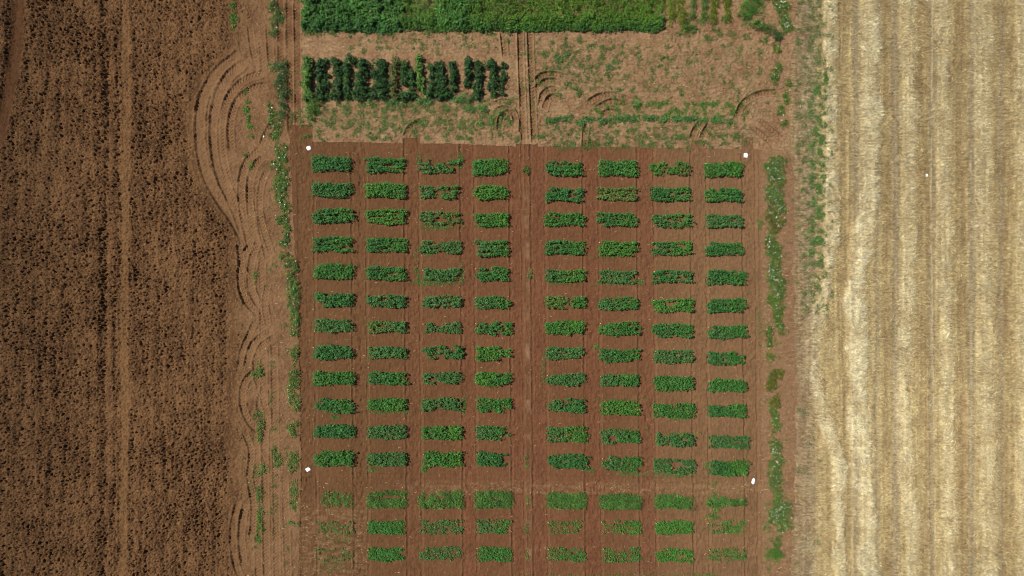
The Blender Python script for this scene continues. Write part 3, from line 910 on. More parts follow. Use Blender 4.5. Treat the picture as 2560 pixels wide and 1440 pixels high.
# dark bean block: rows run up the picture
BEANS = [
    ('pale leafy', [(767, 150, 13, 12), (766, 175, 14, 20), (764, 205, 14, 20), (768, 235, 14, 16)], WD, 'at the left end of the block'),
    ('narrow dark', [(799, 155, 11, 10), (799, 180, 11, 18), (799, 212, 11, 18), (800, 236, 10, 12)], DK, 'second from the left end'),
    ('dark', [(838, 155, 14, 9), (842, 178, 12, 16), (843, 205, 12, 16), (844, 230, 11, 14), (831, 233, 9, 11)], DK, 'third from the left end'),
    ('tall', [(872, 147, 13, 9), (866, 168, 11, 14), (864, 200, 9, 18), (864, 230, 8, 14)], DK * 1.15, 'reaching furthest up in the block'),
    ('widest dark', [(905, 158, 17, 10), (903, 185, 18, 16), (896, 212, 16, 16), (890, 234, 15, 12), (905, 232, 9, 10)], DK, 'with deep shade on its right'),
    ('very broad', [(950, 158, 18, 12), (946, 182, 20, 14), (950, 208, 20, 16), (956, 234, 18, 12), (928, 228, 10, 12)], DK, 'left of the yellowing row'),
    ('yellowing', [(986, 155, 9, 12), (985, 180, 9, 18), (984, 210, 8, 16), (986, 236, 10, 10)], np.array([0.075, 0.090, 0.022]), 'near the middle of the block'),
    ('gapped', [(1012, 160, 12, 10), (1010, 182, 10, 14), (1010, 202, 8, 8), (1008, 238, 12, 9)], DK * 1.2, 'with a bare soil hole low down'),
    ('short', [(1026, 185, 8, 12), (1028, 210, 9, 14), (1026, 236, 10, 10)], DK * 1.1, 'starting well below its neighbours'),
    ('thin weedy', [(1045, 145, 11, 10), (1046, 170, 9, 14), (1050, 195, 9, 14), (1050, 220, 8, 12)], WD, 'of pale loose leaves mid block'),
    ('thin dark', [(1076, 168, 8, 12), (1078, 192, 7, 12), (1078, 216, 8, 10), (1072, 234, 9, 8)], DK * 1.2, 'left of the solid pair'),
    ('solid broad', [(1098, 165, 12, 12), (1098, 190, 13, 16), (1104, 214, 13, 14), (1096, 234, 12, 10), (1116, 232, 12, 10)], DK, 'in the right half, with gold flecks'),
    ('solid narrow', [(1130, 164, 8, 12), (1132, 188, 10, 16), (1132, 214, 8, 14)], DK, 'right edge of the solid pair'),
    ('isolated dark', [(1171, 155, 11, 12), (1170, 180, 10, 16), (1168, 204, 9, 10)], DK, 'beyond the wide gap, ending early'),
    ('long dark', [(1196, 162, 10, 10), (1196, 188, 11, 16), (1192, 214, 10, 14), (1190, 234, 12, 10)], DK * 1.1, 'second from the right of the dense rows'),
    ('straight dark', [(1222, 156, 12, 8), (1232, 162, 10, 12), (1233, 188, 10, 18), (1234, 216, 10, 16), (1222, 212, 6, 5)], DK, 'last dense one at the right'),
]
for adj, blobs, col, where in BEANS:
    clump("bean_row", f"{adj} bean row {where}", "crop row", "rows of the dark bean block", [(a + rng.normal(0, 0.8), b, rx * 0.90, ry * 1.12) for a, b, rx, ry in blobs], 0.42, col, 0.07, 1.5, True, 0.5, 0, M_LEAF, 0.15)

for i, (a, b, rx, ry) in enumerate([(812, 150, 9, 5), (818, 188, 5, 6), (817, 210, 6, 7), (815, 236, 5, 6)]):
    clump("bean_plant", f"{ORD[i]} from the top of four small bean plants between dark rows at left", "bean plant", "lone bean plants of the dark block", [(a, b, rx, ry)], 0.3, DK, 0.065, 1.5, True, 0.5, 0, M_LEAF, 0.15)
for i, (a, b, rx, ry) in enumerate([(1257, 164, 7, 8), (1258, 190, 6, 14), (1257, 215, 6, 7), (1257, 231, 5, 5)]):
    clump("bean_plant", f"{ORD[i]} from the top of four lone bean bushes at the block's right end", "bean plant", "lone bean plants of the dark block", [(a, b, rx, ry)], 0.3, DK, 0.065, 1.5, True, 0.5, 0, M_LEAF, 0.15)

# cover crop along the top edge
cover = Bag()


def cover_patch(u0, u1, v0, v1, h, col, n, L, wl, trif):
    px_ = rng.uniform(u0, u1, n); py_ = rng.uniform(v0, v1, n)
    px_ = px_ + (rng.normal(0, 12, n) if u0 > 800 and u1 < 1500 else 0) + 8 * fbm((py_ * 0 + u0).astype(np.float32), (py_ / 60).astype(np.float32), 0.4, 211, 2)
    py_ = py_ + np.where(py_ > v1 - 16, np.abs(rng.normal(0, 3, n)), 0)
    lump = fbm((px_ / 60).astype(np.float32), (py_ / 60).astype(np.float32), 0.5, 200, 3)
    edge = 1 - 0.35 * sstep(v1 - 14, v1, py_)
    py_ = np.where(py_ > v1 - 8, py_ + 5 * fbm((px_ / 60).astype(np.float32), (px_ * 0).astype(np.float32), 0.6, 210, 3) * 2, py_)
    x, y = W(px_, py_, h * 0.8)
    cc = np.asarray(col) * np.exp(0.5 * fbm(x, y, 1.2, 205, 2)[:, None] + rng.normal(0, 0.12, (n, 1)))
    plants(cover, x, y, np.full(n, 0.08), h * edge * np.clip(1 + 1.1 * lump, 0.45, 1.6), cc, 8 if trif else 12, L, trif, wl, 0.35)


cover_patch(755, 1000, -75, 65, 0.40, np.array([0.042, 0.120, 0.020]), 1250, 0.075, 0.6, True)
cover_patch(975, 1125, -75, 67, 0.36, np.array([0.070, 0.150, 0.020]), 900, 0.055, 0.42, True)
cover_patch(1100, 1180, -75, 66, 0.38, np.array([0.052, 0.150, 0.024]), 600, 0.06, 0.6, True)
cover_patch(1165, 1658, -75, 63, 0.38, np.array([0.082, 0.165, 0.016]), 3000, 0.055, 0.42, True)
cover_patch(1000, 1658, 40, 66, 0.30, np.array([0.048, 0.130, 0.018]), 650, 0.06, 0.55, True)
cover_patch(1100, 1658, 55, 69, 0.34, np.array([0.042, 0.120, 0.018]), 420, 0.06, 0.55, True)
cover_patch(755, 1000, 52, 69, 0.36, np.array([0.034, 0.110, 0.024]), 350, 0.06, 0.6, True)
cv = cover.build("cover_crop", M_LEAF)
tag(cv, "deep green leafy cover crop filling the top edge of the plots", "crop", None, 'stuff')
for lab, blobs, col in (
        ('yellow green crop row just right of the cover crop block', [(1678, -50, 9, 30), (1678, 0, 9, 28), (1680, 35, 9, 24)], YG),
        ('second yellow green crop row right of the cover crop', [(1700, -50, 9, 30), (1703, 0, 9, 28), (1706, 40, 10, 20)], YG * 0.85),
        ('thin dark crop row of small plants beyond the yellow pair', [(1733, -50, 5, 30), (1733, 0, 5, 28), (1732, 34, 6, 12)], WD),
        ('dark narrow weedy crop row ending beside bare soil', [(1762, -50, 7, 30), (1764, 10, 7, 26), (1762, 40, 7, 14)], WD),
        ('golden green crop row second from the bushy corner', [(1786, -50, 8, 30), (1786, 10, 9, 26), (1784, 42, 9, 14)], YG * 0.8),
        ('golden green crop row nearest the bushy corner', [(1822, -50, 9, 30), (1820, 5, 9, 26), (1822, 40, 8, 14)], YG * 0.8)):
    clump("crop_row", lab, "crop row", "crop rows beside the cover crop", blobs, 0.30, col, 0.055, 2.0, False, 0.42, 0, M_LEAF, 0.3)

BUSH = "bushy weeds standing on the fallow ground"
for lab, blobs, h, col in (
        ('round bright bush below the left end of the bean block', [(780, 268, 17, 22), (772, 284, 14, 12), (778, 246, 14, 12)], 0.4, WD * 1.1),
        ('small bluish bush under the dark bean rows', [(925, 251, 11, 8)], 0.2, BL),
        ('loose spreading bluish bush below the yellowing bean row', [(978, 254, 14, 9), (998, 258, 14, 8)], 0.22, BL),
        ('compact grey green bush below the solid bean pair', [(1050, 250, 14, 9), (1070, 250, 12, 10)], 0.26, BL * 1.1),
        ('largest bluish bush below the gap in the bean block', [(1138, 250, 13, 9), (1156, 244, 17, 12)], 0.32, BL * 1.15),
        ('star shaped weed between bean block and wheel turn', [(1211, 272, 12, 10), (1205, 264, 7, 6)], 0.2, BL),
        ('small weed left of the star shaped one', [(1176, 277, 8, 6)], 0.14, BL),
        ('upright leaning weed beside the curved tyre mark', [(1249, 284, 6, 9), (1254, 296, 6, 8)], 0.25, WD),
        ('pale rounded weed left of the curved tyre mark', [(1227, 299, 8, 8), (1200, 310, 8, 9)], 0.12, LT),
        ('lone round weed high in the middle fallow ground', [(1522, 165, 8, 10)], 0.2, BL),
        ('compact round weed above the straight weed line', [(1592, 260, 11, 10)], 0.24, BL * 1.1),
        ('low double weed near the wheel lane', [(1398, 143, 12, 8), (1418, 138, 6, 8)], 0.14, BL),
        ('short dark weed right of the lone round weed', [(1664, 145, 9, 6)], 0.14, WD),
        ('weed trail curling from the tyre arcs', [(1415, 208, 6, 5), (1436, 218, 9, 6), (1446, 230, 8, 8)], 0.16, WD),
        ('large dark bush in the upper right corner', [(1885, 10, 30, 24), (1905, -20, 26, 20), (1870, 35, 18, 10)], 0.4, GR),
        ('dark mounded bush under the corner bush', [(1895, 58, 20, 11), (1920, 66, 14, 10)], 0.34, WD),
        ('dark bush with white blossom at the fallow corner', [(1940, 80, 12, 14), (1948, 92, 9, 10)], 0.34, DK * 1.4),
        ('dark weed under the end of the yellow crop rows', [(1722, 66, 18, 10), (1735, 72, 12, 6)], 0.24, WD),
        ('small clump beside the upper end of the wheel lane', [(1316, 425, 9, 9)], 0.2, WD),
        ('thin pale weed halfway down the centre strip', [(1325, 687, 6, 10)], 0.1, BL)):
    clump("weed_bush", lab, "weed", BUSH, blobs, h, col, 0.052, 1.15, False, 0.5, 0, M_WEED)
for y0, lab in ((1152, 'green tuft on the centre strip beside the twelfth plot row'), (1255, 'slim tuft on the centre strip beside the grassy plots'),
                (1320, 'slim tuft on the centre strip beside the fourteenth plot row'), (1385, 'slim tuft on the centre strip, lowest of the tufts')):
    clump("grass_tuft", lab, "grass tuft", "tufts along the centre strip", [(1317 + (1 if y0 > 1200 else 0), y0, 4.5, 16)], 0.08, LT, 0.06, 1.1, False, 0.25)
# straight line of weeds
wl_x = [(1378, 300, 18, 8, 'left end'), (1412, 295, 20, 8, ''), (1450, 304, 12, 9, ''), (1474, 297, 14, 8, ''), (1510, 300, 18, 9, ''), (1543, 294, 16, 8, ''),
        (1580, 295, 20, 9, ''), (1622, 294, 18, 8, ''), (1656, 296, 12, 7, ''), (1690, 295, 18, 9, ''), (1725, 297, 18, 9, ''), (1758, 299, 14, 8, ''), (1792, 299, 16, 8, ''), (1824, 303, 10, 6, '')]
for i, (a, b, rx, ry, _) in enumerate(wl_x):
    clump("weed_clump", f"bluish green weed clump, {ORD[i]} from the left in the straight weed line", "weed", "straight line of weed clumps",
          [(a, b, rx, ry * 0.85), (a + rng.uniform(-8, 8), b + 3, rx * 0.5, ry * 0.6)], 0.13, BL * rng.uniform(0.85, 1.1), 0.055, 1.5, False, 0.5)

# weeds along the left headland
HEDGE = "weed patches along the headland left of the plots"
for lab, blobs, h, col, fl in (
        ('dense dark weed hedge with white specks beside the tyre arcs', [(703, 160, 14, 12), (705, 182, 13, 16), (698, 205, 14, 16), (704, 228, 14, 16), (706, 252, 11, 16), (706, 276, 10, 14)], 0.42, DK * 1.5, 14),
        ('pale long grass tussock at the top of the dark hedge', [(676, 164, 10, 8), (684, 170, 8, 8)], 0.3, np.array([0.12, 0.17, 0.05]), 0),
        ('low thinning weeds under the dark hedge', [(678, 305, 9, 18), (694, 318, 9, 20), (684, 338, 12, 12), (675, 275, 7, 20), (694, 290, 8, 12)], 0.16, WD * 0.95, 14),
        ('olive weed patch opposite the upper left white marker', [(700, 372, 14, 14), (706, 398, 14, 16), (690, 410, 11, 14), (706, 425, 13, 14)], 0.2, WD, 18),
        ('long weed patch beside the second plot row', [(692, 455, 9, 20), (706, 455, 13, 22), (702, 490, 15, 24), (712, 520, 11, 18)], 0.24, WD * 1.1, 18),
        ('weed patch with bright edge beside the third plot row', [(694, 548, 9, 10), (710, 550, 10, 18), (716, 575, 8, 20), (714, 600, 9, 16), (702, 608, 8, 8)], 0.24, WD, 14),
        ('ragged weed patch beside the fourth plot row', [(706, 640, 9, 9), (722, 655, 12, 14), (735, 668, 8, 12), (726, 690, 12, 16)], 0.26, WD, 12),
        ('tall olive weed patch beside the sixth plot row', [(730, 715, 14, 16), (734, 740, 13, 18), (732, 765, 13, 16), (735, 790, 12, 16), (734, 815, 11, 16), (734, 834, 9, 8)], 0.28, WD * 1.1, 20),
        ('round weed bush beside the eighth plot row', [(733, 882, 14, 16)], 0.28, WD, 5),
        ('bright weed bush beside the ninth plot row', [(735, 940, 12, 20), (728, 965, 13, 14)], 0.3, WD * 1.05, 5),
        ('yellowish weed bush beside the tenth plot row', [(730, 995, 14, 14), (738, 1014, 11, 12)], 0.26, LT, 5),
        ('pale round weed bush beside the eleventh plot row', [(733, 1072, 13, 18)], 0.22, WD, 5),
        ('flat weed patch beside the lower left white marker', [(735, 1140, 13, 12), (732, 1162, 13, 14)], 0.18, WD, 5),
        ('thin grassy patch below the lower left white marker', [(735, 1225, 9, 20), (734, 1258, 9, 18)], 0.1, LT, 5),
        ('small forked weed at the bed edge low on the left', [(728, 1308, 10, 5), (745, 1310, 6, 4)], 0.14, BL, 0),
        ('bright weed tuft low on the tractor headland', [(648, 928, 10, 14), (634, 938, 9, 8)], 0.16, WD * 1.1, 0),
        ('long green weed streak on the headland', [(650, 1060, 8, 22), (648, 1092, 6, 18), (642, 1036, 8, 12)], 0.14, WD, 0),
        ('dark weed clump mid headland', [(692, 1150, 10, 20), (684, 1128, 6, 10)], 0.16, WD, 0),
        ('pale weed clump left of the dark headland clump', [(656, 1172, 10, 12), (645, 1186, 5, 8)], 0.14, LT, 0),
        ('narrow green weed streak near the bottom headland', [(648, 1232, 7, 18), (648, 1275, 7, 20)], 0.14, WD, 0),
        ('bright green weed streak lowest on the headland', [(648, 1315, 8, 22), (646, 1345, 7, 14)], 0.16, GR, 0),
        ('small weed highest inside the upper tyre loop', [(614, 230, 5, 9)], 0.1, GR, 0),
        ('small round weed second from the top inside the upper tyre loop', [(619, 256, 6, 6)], 0.1, GR, 0),
        ('longest weed inside the upper tyre loop', [(616, 275, 7, 12), (620, 298, 6, 16), (626, 316, 8, 6)], 0.1, GR, 0),
        ('small weed lowest inside the upper tyre loop', [(627, 341, 6, 6)], 0.1, GR, 0),
        ('little weed inside the lower tyre loop', [(637, 690, 5, 9)], 0.1, GR, 0),
        ('little weed between the two tyre loops', [(627, 412, 6, 10), (613, 388, 5, 6)], 0.1, GR, 0),
        ('bright grass tuft at the ploughed field top edge', [(584, 45, 9, 14), (582, 12, 5, 12), (582, 66, 5, 8)], 0.18, GR, 0),
        ('dark weed patch at the top of the headland', [(680, 12, 10, 18), (694, 30, 11, 16), (682, 52, 9, 16)], 0.26, WD * 0.8, 10),
        ('second dark weed patch below the headland top', [(682, 80, 10, 12), (701, 44, 8, 14)], 0.26, WD * 0.8, 16)):
    clump("weed_patch", lab, "weeds", HEDGE, [(a, b, rx * 1.08, ry * 1.12) for a, b, rx, ry in blobs], h * 0.62, col, 0.052, 1.15, False, 0.42, fl * 0.3)

# flowering strip on the right
FLW = "white flowering patches along the stubble edge"
FC = np.array([0.082, 0.165, 0.024])
for lab, blobs, h, fl in (
        ('topmost flowering patch next to the corner bush', [(1945, -10, 14, 20), (1958, 22, 15, 20), (1965, 50, 12, 14)], 0.2, 40),
        ('flowering patch white with bloom beside the fallow corner', [(1968, 66, 12, 12)], 0.2, 70),
        ('small flowering clump at the fallow edge below the corner', [(1945, 118, 6, 11)], 0.16, 30),
        ('flowering clump beside the middle of the fallow ground', [(1945, 168, 7, 10), (1938, 192, 8, 14)], 0.18, 40),
        ('thin flowering weeds above the arc of tyre marks', [(1972, 206, 8, 8), (1966, 244, 7, 16)], 0.12, 25),
        ('pale flowering clump below the arc of tyre marks', [(1953, 272, 7, 14), (1962, 308, 9, 6)], 0.14, 35),
        ('broad flowering patch right of the upper right white marker', [(1928, 412, 12, 18), (1950, 405, 12, 18), (1938, 435, 18, 18), (1955, 450, 8, 14)], 0.2, 50),
        ('dense flowering patch beside the second plot row', [(1928, 480, 12, 26), (1945, 490, 14, 28), (1955, 520, 10, 18)], 0.2, 50),
        ('yellow tinged flowering patch beside the third plot row', [(1930, 535, 13, 22), (1944, 558, 14, 18)], 0.2, 50),
        ('dark flowering patch beside the fourth plot row', [(1928, 605, 12, 20), (1940, 625, 13, 16), (1922, 635, 8, 6)], 0.2, 45),
        ('long flowering patch beside the fifth plot row', [(1940, 665, 13, 24), (1930, 690, 10, 16), (1944, 710, 14, 18)], 0.2, 60),
        ('flowering patch between fifth and sixth plot rows', [(1936, 742, 14, 20), (1945, 770, 13, 16), (1955, 730, 8, 18)], 0.18, 40),
        ('ragged flowering patch beside the seventh plot row', [(1946, 798, 11, 14), (1926, 830, 8, 18), (1952, 820, 8, 14)], 0.16, 30),
        ('slim green patch beside the eighth plot row', [(1922, 858, 6, 12), (1930, 892, 12, 6)], 0.12, 15),
        ('yellow blooming weed patch beside the ninth plot row', [(1930, 962, 13, 16), (1945, 935, 12, 12), (1940, 1005, 9, 16)], 0.18, 20),
        ('thin flowering streak beside the tenth plot row', [(1938, 1035, 9, 18), (1942, 1065, 9, 16)], 0.14, 40),
        ('brightest white flowering patch beside the eleventh plot row', [(1938, 1120, 11, 18), (1942, 1150, 14, 18)], 0.2, 75),
        ('white flowering patch right of the lower right marker', [(1940, 1180, 13, 18), (1937, 1205, 12, 14)], 0.2, 60),
        ('green weed neck below the white flowering patches', [(1946, 1235, 9, 18)], 0.12, 12),
        ('broad flowering patch low on the right', [(1950, 1265, 14, 16), (1955, 1290, 18, 20), (1935, 1290, 10, 20), (1962, 1315, 16, 16), (1970, 1270, 9, 14)], 0.18, 60)):
    col = FC if 'yellow' not in lab else np.array([0.10, 0.13, 0.015])
    clump("flower_patch", lab, "flower patch", FLW, [(a, b, rx * 1.22, ry * 1.1) for a, b, rx, ry in blobs], h, col, 0.055, 1.5, False, 0.4, fl * 0.30)
clump("grass_patch", "bright mown looking grass patch low on the right bed edge", "grass patch", None, [(1930, 1388, 22, 16), (1945, 1360, 12, 22), (1944, 1390, 14, 16)], 0.08, GR, 0.06, 1.5, False, 0.2)
clump("grass_patch", "upright strip of grass left of the last grassy plot", "grass patch", None, [(1784, 1258, 13, 14), (1790, 1285, 13, 18), (1778, 1290, 9, 14)], 0.08, LT, 0.06, 1.0, False, 0.25)
clump("grass_patch", "two small grass spots above the last grassy plot", "grass patch", None, [(1784, 1209, 12, 7), (1786, 1238, 12, 10)], 0.07, LT, 0.06, 0.8, False, 0.25)
clump("grass_patch", "hooked grass patch beside the broad flowering patch", "grass patch", None, [(1912, 1310, 5, 16), (1920, 1325, 9, 6), (1920, 1262, 8, 5)], 0.06, GR, 0.06, 0.9, False, 0.25)

# ------------------------------------------------------------------ uncounted ground weeds
weeds = Bag()


def scatter_weeds(u0, u1, v0, v1, n, thr, scale, h, col, L=0.035, seed=300):
    px_ = rng.uniform(u0, u1, n); py_ = rng.uniform(v0, v1, n)
    x, y = W(px_, py_)
    f = fbm(x.astype(np.float32), y.astype(np.float32), scale, seed, 3)
    soft = np.minimum(np.minimum(px_ - u0, u1 - px_) / 45.0, np.minimum(py_ - v0, v1 - py_) / (0.3 * (v1 - v0) if v1 - v0 < 150 else 40.0))
    k = f > thr + 0.28 * np.clip(1 - soft, 0, 1) + rng.normal(0, 0.05, n)
    x, y, f = x[k], y[k], f[k]
    m = len(x)
    plants(weeds, x, y, np.full(m, 0.04), np.clip(h * (0.6 + 1.2 * (f - thr)), 0.02, 0.3), np.asarray(col) * np.exp(rng.normal(0, 0.2, (m, 1))), 5, L, False, 0.45)


scatter_weeds(745, 1300, 232, 356, 16000, 0.01, 0.32, 0.06, LT * 0.9)
scatter_weeds(860, 1290, 80, 140, 5000, 0.12, 0.3, 0.06, LT * 0.9, seed=310)
scatter_weeds(1270, 1960, 80, 260, 22000, 0.2, 0.3, 0.06, LT * 0.85, seed=320)
scatter_weeds(1340, 1560, 90, 210, 5000, 0.08, 0.3, 0.06, LT * 0.8, seed=321)
scatter_weeds(770, 1300, 240, 352, 4000, -0.1, 0.6, 0.03, LT * 0.75, 0.026, 401)
scatter_weeds(1280, 1950, 82, 366, 12000, 0.02, 0.6, 0.03, LT * 0.75, 0.026, 402)
scatter_weeds(1470, 1880, 236, 312, 9000, 0.10, 0.3, 0.06, GR, seed=330)
scatter_weeds(1330, 1880, 296, 374, 10000, 0.06, 0.28, 0.06, LT * 0.85, seed=340)
scatter_weeds(1380, 1740, 352, 376, 1300, -0.05, 0.4, 0.06, LT * 0.9, seed=345)
scatter_weeds(740, 1280, 64, 90, 1800, -0.05, 0.4, 0.08, WD, seed=346)
scatter_weeds(1660, 1960, 40, 110, 3000, 0.06, 0.5, 0.09, WD, seed=350)
scatter_weeds(1895, 1985, 375, 1440, 9000, 0.20, 0.5, 0.06, WD, seed=360)
scatter_weeds(725, 760, 160, 320, 700, 0.02, 0.5, 0.07, WD, seed=370)
scatter_weeds(630, 735, 290, 1440, 8000, 0.24, 0.6, 0.06, WD, seed=380)
scatter_weeds(590, 660, 1000, 1440, 1500, 0.2, 0.5, 0.06, WD, seed=385)
scatter_weeds(1990, 2080, -80, 800, 15000, 0.04, 0.28, 0.10, np.array([0.15, 0.18, 0.06]), 0.06, 390)
scatter_weeds(2022, 2066, 180, 660, 5200, -0.02, 0.35, 0.12, np.array([0.10, 0.19, 0.045]), 0.06, 391)
scatter_weeds(1985, 2050, 900, 1460, 3500, 0.16, 0.6, 0.06, np.array([0.15, 0.17, 0.07]), 0.06, 395)
for (u, v_, ru, rv, n) in ((1090, 707, 55, 6, 260), (1095, 568, 50, 7, 200), (1155, 685, 6, 25, 80), (1046, 690, 4, 25, 60), (1150, 400, 6, 30, 90), (1048, 400, 5, 20, 50), (1230, 565, 40, 5, 120),
                           (1600, 705, 8, 8, 60), (1540, 710, 60, 4, 90), (1410, 706, 45, 4, 100), (1160, 1012, 5, 22, 90), (1062, 1174, 8, 10, 60), (930, 1174, 14, 5, 60), (1580, 1185, 40, 6, 110),
                           (1690, 1188, 50, 6, 120), (1475, 1176, 12, 6, 60), (838, 1042, 12, 6, 50), (1700, 1044, 30, 6, 160), (1560, 1000, 90, 3, 60), (1700, 1084, 50, 4, 90), (1560, 1072, 60, 3, 60),
                           (840, 1345, 45, 12, 60), (830, 1415, 40, 14, 70), (1360, 930, 6, 60, 70), (955, 1030, 40, 4, 80), (1012, 1030, 10, 4, 40), (1560, 934, 50, 3, 40), (1490, 867, 6, 6, 40),
                           (1380, 1234, 10, 3, 30), (1350, 1390, 40, 6, 0), (1110, 1372, 60, 4, 120), (1070, 633, 12, 6, 60), (1420, 634, 45, 4, 70), (1520, 641, 40, 4, 70), (1040, 660, 4, 40, 40),
                           (1550, 1440, 300, 8, 260), (1640, 1160, 5, 12, 40), (1768, 1164, 5, 12, 50), (1760, 1440, 30, 6, 50), (1900, 560, 8, 14, 60), (1898, 800, 8, 60, 60)):
    if n == 0: continue
    a, b, _ = blob_points(u, v_, ru, rv, n)
    x, y = W(a, b)
    plants(weeds, x, y, np.full(n, 0.035), np.full(n, 0.045), LT * np.exp(rng.normal(0, 0.2, (n, 1))), 5, 0.035, False, 0.4)
wd = weeds.build("weeds", M_WEED)
tag(wd, "low scattered green weeds across the bare ground", "weeds", None, 'stuff')

# ------------------------------------------------------------------ straw
def straw_arrays(x, y, z, az, L, Wd, tilt, Cc, bend):
    n = len(x)
    ca, sa = np.cos(az), np.sin(az)
    d = np.stack([ca, sa, np.zeros(n)], 1); s = np.stack([-sa, ca, np.zeros(n)], 1)
    c = np.stack([x, y, z], 1)
    L_, W_ = L[:, None] * 0.5, Wd[:, None] * 0.5
    up = np.array([[0, 0, 1.0]])
    e0 = c - d * L_ - up * (tilt * L * 0.5)[:, None]
    e1 = c + d * L_ + up * (tilt * L * 0.5)[:, None] + s * (bend * L)[:, None]
    mdl = c + up * 0.012
    rl = rng.normal(0, 0.5, n)[:, None]
    sv = s * np.cos(rl) + up * np.sin(rl)
    v = np.stack([e0 - sv * W_, e0 + sv * W_, mdl + sv * W_, mdl - sv * W_, e1 + sv * W_ * 0.6, e1 - sv * W_ * 0.6], 1).reshape(-1, 3)
    b = np.arange(n)[:, None] * 6
    f = np.concatenate([b + np.array([[0, 3, 2, 1]]), b + np.array([[3, 5, 4, 2]])], 0)
    return v, f, np.repeat(Cc, 6, 0)


def straw_obj(name, label, n, u0, u1, prob, Lm, Wm, zt, colour):
    px_ = rng.uniform(u0, u1, n); py_ = rng.uniform(-80, 1520, n)
    x, y = W(px_, py_)
    j = np.clip(((x - GX[0]) / STEP).astype(int), 0, NX - 1); i = np.clip(((GY[0] - y) / STEP).astype(int), 0, NY - 1)
    k = rng.random(n) < prob(i, j)
    x, y, i, j = x[k], y[k], i[k], j[k]; m = len(x)
    flow = 1.6 * fbm(x.astype(np.float32), y.astype(np.float32), 0.9, 400, 2)
    az = 0.7 * flow + rng.normal(0, 0.6, m) + np.pi * (rng.random(m) < 0.5)
    pl = pale[i, j]
    z = H[i, j] + 0.008 + rng.random(m) * (zt + 0.05 * pl)
    L = Lm * np.exp(rng.normal(0, 0.35, m)); Wd = Wm * np.exp(rng.normal(0, 0.25, m))
    cc = colour(i, j, m)
    o = mesh_np(name, *[a for a in straw_arrays(x, y, z, az, L, Wd, rng.normal(0, 0.16, m), cc, rng.normal(0, 0.12, m))][:2], M_STRAW,
                np.repeat(cc, 6, 0))
    tag(o, label, "straw", None, 'stuff')


def straw_col(i, j, m):
    c = C[i, j].astype(float)
    w = rng.random((m, 1))
    c = c * np.exp(rng.normal(0.06, 0.26, (m, 1)))
    c = c * (1 - 0.25 * (w < 0.2)) + 0.12 * (w > 0.8) * np.array([[0.60, 0.50, 0.29]])
    return np.clip(c, 0.01, 0.85)


straw_obj("straw", "loose pale straw lying over the stubble field", 270000, 1950, 2690,
          lambda i, j: np.where(is_straw[i, j], 0.35 + 0.65 * inn[i, j] - 0.3 * dark[i, j], 0.10 * sstep(-40, 0, (U - B_STRAW)[i, j])), 0.105, 0.013, 0.03, straw_col)
straw_obj("straw_litter", "short dry straw bits strewn on the fallow ground", 85000, 600, 1990,
          lambda i, j: np.where(is_fallow[i, j], 0.5 * np.clip(0.4 + 1.2 * grain[i, j], 0, 1), np.where(is_track[i, j], 0.10, np.where(is_bed[i, j], 0.05 + 0.4 * np.clip(mess[i, j] + rgt[i, j], 0, 1), 0))),
          0.08, 0.010, 0.01, lambda i, j, m: np.clip(lin(190, 160, 118) * np.exp(rng.normal(0, 0.3, (m, 1))), 0, 0.8))


# ------------------------------------------------------------------ white markers
def slab(pts, th, dome, crease=0.0, sub=10):
    """soft sheet of outline pts (metres, convex), th thick, pillowed by dome"""
    p = np.array(pts, float)
    n = len(p)
    out = []
    for a in range(n):
        for t in np.linspace(0, 1, sub, endpoint=False):
            out.append(p[a] + (p[(a + 1) % n] - p[a]) * t)
    ring = np.array(out); ctr = ring.mean(0)
    for _ in range(2):
        ring = 0.25 * np.roll(ring, 1, 0) + 0.5 * ring + 0.25 * np.roll(ring, -1, 0)
    m = len(ring)
    V_, F_ = [], []
    levels = [1.0, 0.9, 0.65, 0.35]
    for s in levels:
        r = ctr + (ring - ctr) * s
        zz = th + dome * (1 - s ** 2) + crease * np.sin(9 * r[:, 0] / 0.1 + 4 * r[:, 1] / 0.1) * (0.3 + 0.7 * s)
        V_ += [(a[0], a[1], z) for a, z in zip(r, zz)]
    V_ += [(a[0], a[1], 0.0) for a in ring]
    V_.append((ctr[0], ctr[1], th + dome)); V_.append((ctr[0], ctr[1], 0.0))
    quads, tris = [], []
    for l in range(3):
        for a in range(m):
            b = (a + 1) % m
            quads.append((l * m + a, l * m + b, (l + 1) * m + b, (l + 1) * m + a))
    for a in range(m):
        b = (a + 1) % m
        quads.append((4 * m + a, 4 * m + b, b, a))
        tris.append((3 * m + a, 3 * m + b, 5 * m)); tris.append((4 * m + b, 4 * m + a, 5 * m + 1))
    return V_, quads + tris


def peg_mesh(x, y, h, r=0.008, head=0.016):
    vs, fs = [], []
    prof = [(r * 0.5, -0.05), (r, 0.0), (r, h - 0.012), (head, h - 0.010), (head, h), (head * 0.4, h + 0.004)]
    k = 8
    for (rr, z) in prof:
        for a in range(k):
            vs.append((x + rr * math.cos(2 * math.pi * a / k), y + rr * math.sin(2 * math.pi * a / k), z))
    for l in range(len(prof) - 1):
        for a in range(k):
            b = (a + 1) % k
            fs.append((l * k + a, l * k + b, (l + 1) * k + b, (l + 1) * k + a))
    fs.append(tuple(reversed(range(k)))); fs.append(tuple(range((len(prof) - 1) * k, len(prof) * k)))
    return vs, fs


def py_obj(name, vs, fs, mat, parent=None, smooth=False):
    me = bpy.data.meshes.new(name)
    me.from_pydata(vs, [], fs); me.update()
    if smooth: me.polygons.foreach_set("use_smooth", [True] * len(me.polygons))
    me.materials.append(mat)
    return link(bpy.data.objects.new(name, me), parent)


